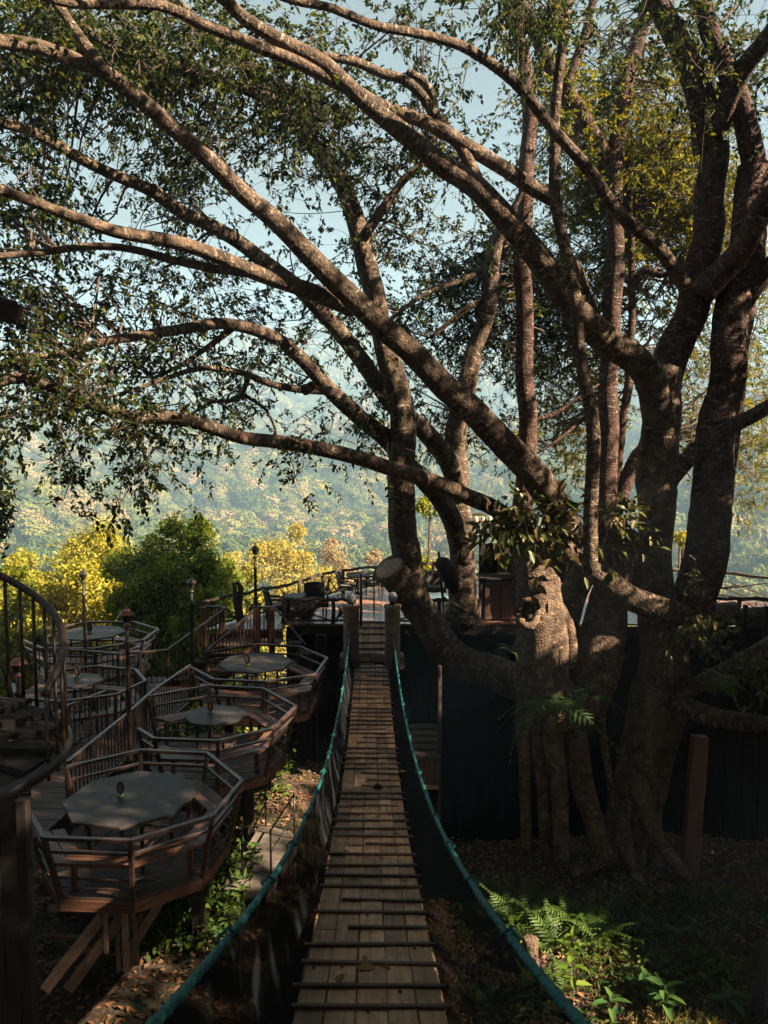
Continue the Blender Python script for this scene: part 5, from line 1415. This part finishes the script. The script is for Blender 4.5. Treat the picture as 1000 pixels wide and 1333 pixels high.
# ground ferns and seedlings
def gp_(px, py, D=None):
    D = 6.0
    while D < 20:
        p = pt(px, py, D)
        if p.z <= gz(p.x, p.y): break
        D += .03
    return Vector((p.x, p.y, gz(p.x, p.y)))
for lab, px, py, n, L, hg in (('large fern on the bank beside the right bridge net', 668, 1205, 12, 1.0, 0), ('bright fern beside the thin seedling by the right net', 722, 1238, 12, 1.0, .05), ('fern with broad arching fronds in front of the fig roots', 745, 1200, 10, .95, .1), ('low fern at the right foot of the stump', 735, 1290, 10, .75, 0), ('small fern farther up the bank near the net', 640, 1165, 7, .6, 0), ('small dark fern in the shade at the right', 945, 1265, 8, .55, .05), ('young fern under the sloping rope near the bottom edge', 640, 1310, 9, .6, .05), ('wide fern at the outer edge of the fern patch', 775, 1225, 11, .85, .05), ('pale fern low in front of the tall seedling', 700, 1300, 10, .7, .05), ('fern half hidden behind the stump', 700, 1185, 10, .8, 0)):
    fern(lab, gp_(px, py) + Vector((0, 0, .02)), n, L, M['fern'], hang=hg, tilt=(.15, .85), group='ferns on the bank')
bl = leaf_meshes(M['broad'], 3, .3, .15, droop=.2); ll_ = leaf_meshes(M['lime'], 3, .26, .10, droop=.15)
def seedling(label, p, H, n, s, meshes, name='seedling'):
    t = empty(name, p, label, 'plant', 'young plants on the bank'); p = Vector(p)
    tip = p + Vector((rng.normal() * .05 * H, rng.normal() * .05 * H, H))
    MB().tube([p - Vector((0, 0, .05)), p.lerp(tip, .5) + Vector((.03, 0, 0)), tip], [.012, .009, .005], 6).build('stem', M['twig'], t, True)
    for k in range(n):
        u = .3 + .7 * (k + .5) / n; a = k * 2.4 + rng.uniform(-.3, .3)
        q = p.lerp(tip, u)
        put_leaf(meshes[k % 3], q, Vector((math.cos(a), math.sin(a), .15 + .5 * (u - .5))), Vector((0, 0, 1)) + Vector(rng.normal(size=3) * .2), s * (1.2 - .45 * u) * rng.uniform(.85, 1.15), t)
for lab, px, py, H, n, s, ms in (('tall thin seedling with lime green leaves in front of the ferns', 745, 1315, 1.15, 13, 1.1, ll_), ('broad leaved plant with large dull leaves at the bottom edge', 868, 1325, .5, 10, 1.1, bl), ('broad leaved plant close behind the biggest one at the bottom', 840, 1300, .4, 8, .95, bl), ('low round leaved plant in the middle of the grassy bank', 868, 1225, .3, 8, .7, bl), ('small round leaved plant left of the one on the grassy bank', 838, 1220, .35, 7, .7, bl), ('dark broad leaved plant right of the one in the middle of the bank', 905, 1225, .35, 8, .7, bl),
     ('short plant with drooping leaves at the left of the bottom group', 795, 1330, .4, 7, .9, bl), ('dark leafy plant at the bottom right', 950, 1318, .35, 7, .9, bl), ('dry looking seedling on the littered slope under the nearest terrace', 270, 1235, .4, 7, .45, ll_)):
    seedling(lab, gp_(px, py), H, n, s, ms)
# undergrowth lit green under the terraces (uncountable)
P = []
for _ in range(5200):
    x, y = rng.uniform(-5.0, -1.9), rng.uniform(12.2, 18)
    if x > -2.3 and y < 14: continue
    z = gz(x, y)
    P.append((x, y, z + rng.uniform(0, 1) ** 1.6 * (1.35 if noise.noise((x * .9, y * .9, 1)) > -.1 else .5)))
for _ in range(1500):
    x, y = rng.uniform(-3.6, -2.0), rng.uniform(9.6, 12.2)
    P.append((x, y, gz(x, y) + rng.uniform(0, .35) ** 1.2))
P = np.array(P); n = len(P)
M['under'] = leafmat('undergrowth_leaf', [(0.022, 0.05, 0.012), (0.045, 0.08, 0.016), (0.08, 0.115, 0.02)], .35, .5)
tag(link('undergrowth', leaves_mesh('undergrowth', M['under'], P, rand_dirs(n) + np.array([0, 0, .2]), rand_dirs(n) * .6 + np.array([0, 0, 1]), .15 * rng.uniform(.6, 1.3, n), .08 * rng.uniform(.6, 1.3, n))), kind='stuff')
# low ground cover on the bank
n = 9000
x = rng.uniform(1.3, 8, n); y = rng.uniform(6.5, 13.6, n)
keep = np.array([noise.noise((a * .8, b * .8, 12)) > -.05 for a, b in zip(x, y)])
x, y = x[keep], y[keep]; n = len(x)
z = np.array([gz(a, b) for a, b in zip(x, y)]) + rng.uniform(.01, .22, n)
tag(link('ground_cover', leaves_mesh('ground_cover', M['under'], np.stack([x, y, z], 1), rng.normal(size=(n, 3)) * np.array([1, 1, .4]), rng.normal(size=(n, 3)) * .4 + np.array([0, 0, 1.]), rng.uniform(.06, .17, n), rng.uniform(.03, .08, n))), kind='stuff')
# grass and litter
n = 42000
x = rng.uniform(1.2, 8.5, n); y = rng.uniform(5.5, 13.6, n)
keep = np.array([noise.noise((a * .55, b * .55, 2)) + .35 - .5 * max(0, (b - 11.5) / 2) > rng.uniform(-.2, .5) for a, b in zip(x, y)])
x, y = x[keep], y[keep]; n = len(x)
z = np.array([gz(a, b) for a, b in zip(x, y)])
M['grass'] = leafmat('bank_grass', [(0.045, 0.06, 0.016), (0.08, 0.09, 0.022), (0.13, 0.12, 0.035), (0.16, 0.11, 0.05)], .3, .6)
d = rng.normal(size=(n, 3)) * .6 + np.array([0, 0, 1.0])
tag(link('grass', leaves_mesh('grass', M['grass'], np.stack([x, y, z - .02], 1), d, rand_dirs(n), rng.uniform(.07, .2, n), rng.uniform(.012, .022, n), droop=.35)), kind='stuff')
M['litter'] = leafmat('fallen_leaf_litter', [(0.06, 0.03, 0.018), (0.13, 0.06, 0.03), (0.22, 0.11, 0.05), (0.30, 0.18, 0.09), (0.05, 0.035, 0.025)], .1, .7)
n = 24000
x = rng.uniform(-6.5, 9, n); y = rng.uniform(5.5, 17, n)
z = np.array([gz(a, b) for a, b in zip(x, y)]) + .015
tag(link('leaf_litter', leaves_mesh('leaf_litter', M['litter'], np.stack([x, y, z], 1), rng.normal(size=(n, 3)) * np.array([1, 1, .18]), rng.normal(size=(n, 3)) * .3 + np.array([0, 0, 1.]), rng.uniform(.06, .14, n), rng.uniform(.03, .075, n), droop=.1)), kind='stuff')

# ------------------------------------------------------------------ rustic branch railings of the deck
def rustic(label, pts, h, bay_posts=True, r=.045, twigs=6, seed=1):
    rs = np.random.default_rng(seed)
    pts = [Vector(p) for p in pts]
    t = empty('branch_railing', pts[0], label, 'railing', 'rustic branch railings of the deck')
    for p in pts:
        e = p + Vector((0, 0, h + .04))
        MB().tube([p - Vector((0, 0, .05)), p.lerp(e, .5) + Vector((rs.normal() * .012, 0, 0)), e], [r * 1.25, r * 1.1, r * 1.15], 9).build('post', M['vine'], t, True)
    for a, b in zip(pts, pts[1:]):
        L = (b - a).length
        rp = [a.lerp(b, k / 6) + Vector((rs.normal() * .012, rs.normal() * .012, h + rs.normal() * .018)) for k in range(7)]
        MB().tube(rp, [r * (.85 + .2 * rs.random()) for _ in rp], 8).build('top_rail', M['vine'], t, True)
        rp = [a.lerp(b, k / 6) + Vector((0, 0, .07 + rs.normal() * .01)) for k in range(7)]
        MB().tube(rp, r * .6, 7).build('bottom_rail', M['vine'], t, True)
        for k in range(twigs):
            o = a if rs.random() < .5 else b
            q = b if o is a else a
            u0 = rs.uniform(0, .35); u1 = rs.uniform(.25, 1.0)
            z0, z1 = rs.uniform(.03, .3) * h, rs.uniform(.5, 1.0) * h
            p0 = o.lerp(q, u0) + Vector((0, 0, z0)); p1 = o.lerp(q, u1) + Vector((0, 0, z1))
            pm = (p0 + p1) / 2 + Vector((rs.normal() * .03, rs.normal() * .04, rs.normal() * .09))
            MB().tube([p0, pm, p1], [r * .48, r * .38, r * .25], 6).build('twig', M['vine'], t, True)
            if rs.random() < .5:
                p2 = pm + Vector(((p1 - p0).x * .4 + rs.normal() * .05, (p1 - p0).y * .4, rs.uniform(.1, .25)))
                MB().tube([pm, p2], [r * .3, r * .17], 5).build('twig', M['vine'], t, True)
    return t
bk = [(x + .05, y - .12, DZ) for x, y in BACK]
rustic('long rustic branch railing along the left and back edge of the deck', bk[:8], .66, twigs=7, seed=3)
rustic('rustic branch railing at the back of the deck behind the fig trunks', bk[7:10], .66, twigs=6, seed=4)
rustic('rustic branch railing at the right end of the deck above the logs', [bk[9], bk[10], (12.2, 18.9, DZ)], .72, twigs=5, seed=5)
fl_ = pt(367, 812, 18.32)
rustic('front branch railing of the deck left of the ball lamp posts', [(fl_.x, 18.36, DZ), (-1.24, 18.36, DZ), (-.72, 18.36, DZ)], .58, twigs=8, seed=6)
rustic('front branch railing of the deck between the right ball lamp post and the cabinet', [(.28, 18.36, DZ), (1.33, 18.36, DZ), (2.3, 18.36, DZ)], .58, twigs=7, seed=7)
rustic('low dark branch railing at the front right of the deck beside the thick red trunk', [(7.6, 18.36, DZ), (8.6, 18.36, DZ), (9.8, 18.36, DZ), (11.0, 18.36, DZ)], .6, twigs=5, seed=8)
a = pt(309, 812, 18.6)
hb_ = empty('bent_branch_post', a, 'thick bent branch arch standing on the deck corner by the landing', 'post')
MB().tube([pt(314, 812, 18.4), pt(309, 790, 18.4), pt(306, 772, 18.4), pt(305, 760, 18.45), pt(309, 757, 18.5), pt(314, 766, 18.5), pt(311, 785, 18.45), pt(312, 800, 18.42)], [.10, .085, .065, .05, .05, .07, .06, .05], 10).build('stem', M['vine'], hb_, True)

# ------------------------------------------------------------------ deck furniture
def chair(p, rz, label, s=1.0):
    t = empty('wicker_chair', p, label, 'chair', 'dark wicker chairs on the deck', rz)
    Mt = Matrix.Translation(Vector(p)) @ Matrix.Rotation(rz, 4, 'Z') @ Matrix.Scale(s, 4)
    def part(name, mb, mat, smooth=False, up=None): return link(name, mb.mesh(name, M[mat], smooth), up or t, Mt)
    m = MB(); q = [(-.27, -.27), (.27, -.27), (.25, .27), (-.25, .27)]
    m.prism(q, .30, .40); seat_ = part('seat', m, 'wicker')
    m = MB(); m.prism([(-.23, -.24), (.23, -.24), (.22, .2), (-.22, .2)], .402, .46); part('cushion', m, 'cushion', up=seat_)
    m = MB(); vs = []
    xs = np.linspace(-.28, .28, 7)
    for k, (z, yy) in enumerate(((.38, .24), (.62, .29), (.86, .35))):
        for x in xs:
            for th in (0, .05): vs.append((x * (1 - .03 * k), yy + th - .25 * (x / .28) ** 2 * .25, z + (.03 * (1 - (x / .28) ** 2) if k == 2 else 0)))
    n = 7
    idx = lambda k, i, s_: (k * n + i) * 2 + s_
    fs = []
    for k in range(2):
        for i in range(n - 1):
            fs.append((idx(k, i, 0), idx(k, i + 1, 0), idx(k + 1, i + 1, 0), idx(k + 1, i, 0)))
            fs.append((idx(k, i, 1), idx(k + 1, i, 1), idx(k + 1, i + 1, 1), idx(k, i + 1, 1)))
    for i in range(n - 1):
        fs.append((idx(2, i, 0), idx(2, i + 1, 0), idx(2, i + 1, 1), idx(2, i, 1))); fs.append((idx(0, i, 0), idx(0, i, 1), idx(0, i + 1, 1), idx(0, i + 1, 0)))
    for k in range(2):
        fs.append((idx(k, 0, 0), idx(k + 1, 0, 0), idx(k + 1, 0, 1), idx(k, 0, 1))); fs.append((idx(k, n - 1, 0), idx(k, n - 1, 1), idx(k + 1, n - 1, 1), idx(k + 1, n - 1, 0)))
    m.add(vs, fs); part('backrest', m, 'wicker')
    for sx in (-1, 1):
        m = MB(); m.tube([(sx * .27, -.26, .30), (sx * .28, -.25, .58), (sx * .285, -.1, .62), (sx * .28, .26, .64)], [.03, .03, .035, .03], 7); part('armrest', m, 'wicker', True)
        for sy in (-1, 1):
            m = MB(); m.tube([(sx * .24, sy * .23, 0), (sx * .245, sy * .235, .31)], [.018, .024], 7); part('leg', m, 'iron', True)
for px, py, D, rz, lab, s in ((411, 797, 19.3, .25, 'dark wicker chair with curved back facing away near the front railing', .95), (361, 806, 18.9, 2.0, 'dark wicker chair at the left corner of the deck by the landing', .9), (452, 772, 21.8, 1.4, 'wicker chair by the back railing left of the gate frame', .85), (482, 764, 22.6, -1.2, 'wicker chair at the far back of the deck beyond the gate frame', .85), (566, 775, 21.5, .1, 'dark wicker chair behind the curved fig trunk', .9), (594, 778, 21.9, -.6, 'dark wicker chair partly behind the leaning trunk', .9)):
    p = pt(px, py, D); chair((p.x, p.y, DZ), rz, lab, s)
def round_table(p, r, h, label, mat):
    t = empty('round_table', p, label, 'table', 'small deck tables'); p = Vector(p)
    MB().lathe([(r * .96, h - .04), (r, h - .03), (r, h - .008), (r * .98, h)], 26, p).build('tabletop', M[mat], t)
    MB().lathe([(.17, 0), (.16, .02), (.03, .05), (.025, h - .05), (.1, h - .04)], 14, p).build('pedestal', M['iron'], t, True)
for px, py, D, r, h, lab, mt in ((388, 800, 19.6, .36, .5, 'low dark round table between the chairs on the left of the deck', 'tabletop'), (571, 800, 19.3, .48, .52, 'pale glass topped round table behind the curved fig trunk', 'glass'), (466, 770, 22.6, .35, .55, 'small round table at the back of the deck', 'tabletop')):
    M.setdefault('glass', plain('pale_glass_top', (0.30, 0.36, 0.31), (0.22, 0.27, 0.24), .12, 3, bump=0))
    p = pt(px, py, D); round_table((p.x, p.y, DZ), r, h, lab, mt)
for px, D, lab in ((377, 19.0, 'squat clay pot stool beside the left wicker chair'), (399, 19.1, 'squat clay pot stool below the curved back chair')):
    p = pt(px, 800, D)
    o = MB().lathe([(.13, 0), (.2, .1), (.23, .25), (.2, .4), (.15, .46), (.16, .48), (.10, .48)], 18, (p.x, p.y, DZ)).build('pot_stool', M['pot'], None, True)
    tag(o, lab, 'stool', 'clay pot stools')
p = pt(596, 806, 19.0)
cu = empty('lounge_seat', (p.x, p.y, DZ), 'pale cushioned low lounge seat next to the glass table', 'seat')
M['white'] = plain('off_white_fabric', (0.62, 0.60, 0.57), (0.5, 0.48, 0.45), .9, 8)
MB().lathe([(.36, 0), (.4, .05), (.4, .2), (.36, .24)], 18, (p.x, p.y, DZ)).build('seat_base', M['wicker'], cu, True)
MB().lathe([(.3, .24), (.38, .27), (.38, .33), (.3, .37), (.05, .38)], 18, (p.x, p.y, DZ)).build('cushion', M['white'], cu, True)
# cabinet with panelled front
a, b = pt(630, 812, 18.6), pt(684, 812, 18.6)
cb = empty('bar_cabinet', ((a.x + b.x) / 2, 18.7, DZ), 'reddish brown panelled cabinet on the deck edge left of the sunlit trunk', 'cabinet')
zt = pt(640, 756, 18.6).z
MB().prism([(a.x, 18.62), (b.x + .6, 18.62), (b.x + .6, 19.3), (a.x, 19.3)], DZ, zt).build('body', M['dark'], cb)
for k in range(4):
    x0 = a.x + .05 + k * .40
    dp_ = beam('door_panel', (x0 + .19, 18.6, DZ + .05), (x0 + .19, 18.6, zt - .05), .375, .03, M['panel'], cb, up=Vector((0, 1, 0)))
    rod('handle', (x0 + .33, 18.57, DZ + .42), (x0 + .33, 18.57, DZ + .54), .012, M['iron'], dp_)
beam('counter_top', (a.x - .08, 18.9, zt + .03), (b.x + .68, 18.9, zt + .03), .85, .05, M['dark'], cb)
beam('corner_post', (a.x - .06, 18.56, DZ), (a.x - .06, 18.56, zt + .02), .07, .07, M['dark'], cb, up=Vector((0, 1, 0)))
beam('shelf', (a.x, 19.25, zt + .5), (b.x + .9, 19.25, zt + .5), .3, .04, M['dark'], cb)
beam('back_board', (a.x, 19.35, zt + .3), (b.x + 1.6, 19.35, zt + .3), .04, 1.0, M['dark'], cb, up=Vector((0, 0, 1)))
# small tiled roof
p0, p1 = pt(586, 697, 18.9), pt(634, 694, 18.9)
rf = empty('tiled_roof', (p0.x, p0.y, p0.z), 'small pale clay tiled roof peeking out left of the leafy clump', 'roof')
sl_ = Vector((0, .62, .36))
for k in range(8):
    x = p0.x + (p1.x - p0.x + .35) * k / 7
    for j in range(3):
        c0 = Vector((x, 18.9, p0.z)) + sl_ * (j / 3) + Vector((0, 0, .02 * (j % 2)))
        m = MB(); vs = []
        for (q, rr) in ((c0 - sl_ * .03, .066), (c0 + sl_ * .36, .054)):
            for a_ in np.linspace(0, math.pi, 7): vs.append(q + Vector((math.cos(a_) * rr, 0, math.sin(a_) * rr)))
            for a_ in np.linspace(math.pi, 0, 7): vs.append(q + Vector((math.cos(a_) * (rr - .014), 0, math.sin(a_) * (rr - .014))))
        n = 14
        m.add(vs, [(i, (i + 1) % n, n + (i + 1) % n, n + i) for i in range(n)] + [tuple(range(n))[::-1], tuple(range(n, 2 * n))])
        m.build('roof_tile', M['tile'], rf)
beam('batten', (p0.x - .05, 18.95, p0.z - .03), (p1.x + .4, 18.95, p0.z - .03), .05, .04, M['dark'], rf)
beam('batten', (p0.x - .05, 19.48, p0.z + .28), (p1.x + .4, 19.48, p0.z + .28), .05, .04, M['dark'], rf)
for x in (p1.x - .1, p1.x + .35):
    beam('post', (x, 19.25, DZ), (x, 19.25, p0.z + .1), .07, .07, M['dark'], rf, up=Vector((0, 1, 0)))
# dark carved lump beside the leaning trunk
c = pt(578, 745, 17.9)
cl = empty('carved_log', c, 'dark drooping carved log leaning against the trunk behind the curved fig', 'log')
MB().tube([pt(569, 731, 17.9), pt(576, 734, 17.85), pt(584, 745, 17.85), pt(589, 758, 17.9), pt(592, 770, 18.0)], [.13, .19, .23, .18, .10], 12).build('body', M['dark'], cl, True)
beam('stick', pt(571, 718, 17.95), pt(579, 806, 18.2), .05, .05, M['dark'], cl)
beam('stick', pt(575, 776, 18.1), pt(630, 808, 18.3), .045, .045, M['dark'], cl)
# logs and rubble on the right of the deck
for px, py, D, L, r, rz, lab in ((930, 768, 18.0, 1.1, .30, .25, 'thick pale cut log lying on the deck at the right'), (990, 768, 18.2, 1.0, .24, -.15, 'second cut log at the right border of the deck'), (965, 866, 14.6, 1.6, .2, .5, 'smooth fallen log below the leafy spray at the right')):
    p = pt(px, py, D)
    d = Vector((math.cos(rz), math.sin(rz) * .5, .1 if py < 800 else .45)).normalized()
    if py < 800: p.z = DZ + r * 1.0
    m = MB().tube([p - d * L / 2 - d * .02, p - d * L / 2, p - d * L * .2, p + d * L * .2, p + d * L / 2, p + d * (L / 2 + .02)], [r * .7, r * .95, r, r * .96, r * .9, r * .65], 16)
    o = m.build('cut_log', M['bark_root'], None, True); tag(o, lab, 'log', 'cut logs')
for px, D, h, lab in ((967, 17.6, .75, 'short dark stake in front of the logs, left one'), (995, 17.7, .7, 'short dark stake at the right border in front of the logs'), (880, 18.0, .9, 'leaning dark stake left of the thick red trunk')):
    p = pt(px, 800, D)
    o = beam('stake', (p.x, p.y, DZ - .5), (p.x + .06, p.y, DZ + h - .1), .09, .09, M['dark'], None, up=Vector((0, 1, 0)))
    tag(o, lab, 'stake', 'stakes on the right of the deck')

# ------------------------------------------------------------------ below the deck
a = pt(912, 958, 14.6)
o = beam('leaning_prop', (a.x - .02, a.y, a.z), (pt(897, 1120, 14.6).x, pt(897, 1120, 14.6).y, pt(897, 1120, 14.6).z - .5), .30, .2, M['terrace'], None, up=Vector((0, 1, 0)))
tag(o, 'reddish timber prop leaning under the right limb of the fig', 'post')
sg = gp_(780, 1122)
sn = empty('sign_stand', sg, 'low wooden sign stand with tilted blank board at the foot of the fig roots', 'sign')
zt = pt(780, 1088, sg.y).z - sg.z
beam('stake', sg - Vector((0, 0, .2)), sg + Vector((0, 0, zt)), .1, .08, M['strut'], sn, up=Vector((0, 1, 0)))
bd = beam('board', sg + Vector((-.27, -.03, zt + .03)), sg + Vector((.27, -.03, zt + .0)), .34, .035, M['strut'], sn, up=Vector((0, -.55, .83)))
beam('brace', sg + Vector((-.02, -.02, zt - .2)), sg + Vector((.16, -.02, zt - .02)), .04, .04, M['strut'], sn)
# little lower platform right of the bridge
lpz = pt(555, 985, 15.0).z
lo = empty('lower_platform', (.8, 15, lpz), 'small lower platform with red brown barred front under the deck right of the bridge', 'platform')
for k in range(5):
    beam('board', (pt(534, 985, 15).x, 14.75 + k * .24, lpz + .05 * k), (pt(574, 985, 15).x, 14.75 + k * .24, lpz + .05 * k), .225, .04, M['floor'], lo)
zb = pt(555, 1026, 15.0).z
for k in range(7):
    x = pt(535, 985, 14.6).x + (pt(572, 985, 14.6).x - pt(535, 985, 14.6).x) * k / 6
    beam('bar', (x, 14.62, zb), (x, 14.62, lpz - .01), .03, .03, M['rail'], lo, up=Vector((0, 1, 0)))
    if k < 6: beam('front_board', (x + .05, 14.7, zb), (x + .05, 14.7, lpz - .03), .085, .02, M['terrace'], lo, up=Vector((0, 1, 0)))
beam('front_rail', (pt(533, 985, 14.6).x, 14.62, lpz), (pt(574, 985, 14.6).x, 14.62, lpz), .05, .05, M['rail'], lo)
beam('sill', (pt(533, 985, 14.6).x, 14.6, zb), (pt(573, 985, 14.6).x, 14.6, zb), .09, .07, M['strut'], lo)
for px in (534, 574):
    beam('post', (pt(px, 985, 14.7).x, 14.7, zb - 2.4), (pt(px, 985, 14.7).x, 14.7, pt(px, 872, 14.7).z if px > 560 else lpz), .07, .07, M['dark'], lo, up=Vector((0, 1, 0)))
# concrete path slab with thin rails under the terraces
zs = gz(-2.3, 12.5) + .22
q = [tuple(onz(a, b, zs).xy) for a, b in ((288, 1157), (346, 1160), (392, 1088), (340, 1072))]
ps = empty('concrete_slab', (q[0][0], q[0][1], zs), 'stained concrete path slab with thin pipe rails below the terraces', 'path slab')
MB().prism(q, zs - .18, zs).build('slab', M['concrete'], ps)
for (a, b) in (((q[0][0] + .25, q[0][1] + .35), (q[3][0] + .1, q[3][1] - .1)), ((q[1][0] + .02, q[1][1] + .4), (q[2][0] - .1, q[2][1] - .1))):
    for hh in (.38, .72):
        rod('pipe_rail', (a[0], a[1], zs + hh), (b[0], b[1], zs + hh + .05), .014, M['iron'], ps)
    for w_ in (a, b):
        rod('pipe_post', (w_[0], w_[1], zs), (w_[0], w_[1], zs + .74), .016, M['iron'], ps)
# planks stored under the nearest terrace
for k, (a, b, w) in enumerate((((62, 1182), (118, 1184), .1), ((55, 1217), (126, 1222), .07), ((100, 1172), (120, 1180), .12))):
    o = beam('loose_plank', pt(a[0], a[1], 9.6), pt(b[0], b[1], 9.7), w, .04, M['strut'] if k != 1 else M['terrace'], None)
    tag(o, ['long cross plank nailed between posts under the nearest terrace', 'lower dark cross plank between posts under the nearest terrace', 'short pale broken plank under the nearest terrace'][k], 'plank', 'planks under the nearest terrace')
# stump, and stakes on the bank
g = gp_(690, 1262)
o = MB().lathe([(.17, -.2), (.15, .05), (.13, .3), (.135, .5), (.09, .53)], 14, g).build('tree_stump', M['bark_root'], None, True)
tag(o, 'short broken tree stump between the ferns beside the right net', 'stump')
g = gp_(985, 1325)
o = MB().tube([g - Vector((0, 0, .2)), g + Vector((.03, 0, .5)), g + Vector((.1, .1, 1.1))], [.11, .1, .085], 10).build('bank_post', M['dark'], None, True)
tag(o, 'dark rough post on the bank at the bottom right corner', 'post')
# things fallen on the bridge
lf = leaf_meshes(leafmat('dry_leaf', [(0.20, 0.12, 0.05), (0.32, 0.22, 0.04), (0.16, 0.07, 0.035)], .15, .6, per='object'), 3, .085, .05, droop=.12, fold=.25)
for k, (px, py) in enumerate(((463, 1262), (448, 1110), (520, 1005), (504, 966), (455, 1172), (545, 1232), (473, 1254), (510, 933), (489, 1062), (520, 1086), (497, 905), (440, 1285), (530, 1145), (468, 1147))):
    y_ = 3.0
    while pt(px, py, y_).z > bridge(pt(px, py, y_).y).z + .02 and y_ < 17: y_ += .02
    p = pt(px, py, y_); p.z = bridge(p.y).z + .022
    o = put_leaf(lf[k % 3], p, Vector((rng.normal(), rng.normal(), .05)), Vector((rng.normal() * .2, rng.normal() * .2, 1)), 1.35 if k == 0 else rng.uniform(.7, 1.05), None, 'fallen_leaf')
    tag(o, 'largest yellow fallen leaf lying against a batten near the front of the bridge' if k == 0 else 'small dry fallen leaf lying on the bridge planks', 'fallen leaf', 'fallen leaves on the bridge')
M['figfruit'] = plain('red_fig', (0.22, 0.05, 0.025), (0.12, 0.03, 0.02), .5)
fm_ = MB().lathe([(.002, -.009), (.008, -.005), (.0095, 0), (.007, .005), (.002, .009)], 8).mesh('fallen_fig', M['figfruit'], True)
for k in range(34):
    y_ = ybat[rng.integers(4, len(ybat) - 6)] + rng.uniform(-.05, .0) - .03
    o = link('fallen_fig', fm_, None, Matrix.Translation(bridge(y_, rng.uniform(-.33, .33), .027)))
    tag(o, 'tiny red fallen fig lying on the bridge planks', 'fig', 'fallen figs on the bridge')
p = bridge(8.9, .08, .02)
o = MB().tube([p + Vector((-.05, 0, .01)), p + Vector((-.02, .01, .035)), p + Vector((.03, 0, .03)), p + Vector((.06, .01, .01))], [.015, .035, .03, .01], 8).build('bark_scrap', M['dark'], None, True)
tag(o, 'dark scrap of bark lying in the middle of the bridge', 'bark scrap')
# overhead wires
for k, (a, b, sag) in enumerate(((pt(295, 390, 24), pt(462, 318, 18), .25), (pt(300, 372, 26), pt(470, 352, 17), .3), (pt(350, 272, 24), pt(480, 268, 16), .15))):
    ps_ = [a.lerp(b, t) - Vector((0, 0, sag * 4 * t * (1 - t))) for t in np.linspace(0, 1, 14)]
    o = MB().tube(ps_, .011, 5).build('overhead_wire', M['cable'], None, True)
    tag(o, ['lowest thin overhead wire crossing the pale sky gap', 'middle overhead wire crossing the pale sky gap', 'short upper wire tied to the curved trunk'][k], 'wire', 'thin wires strung through the fig')
# eave of a roof at the left border
p = pt(-20, 400, 5.0)
ev = empty('roof_eave', p, 'dark corner of a roof eave at the left border', 'roof')
for k in range(3):
    beam('rafter', pt(-60, 372 + k * 14, 5.2 + .1 * k), pt(18, 400 + k * 7, 5.0 + .1 * k), .05, .08, M['dark'], ev)
beam('fascia', pt(-60, 385, 5.0), pt(26, 408, 5.0), .05, .11, M['dark'], ev)
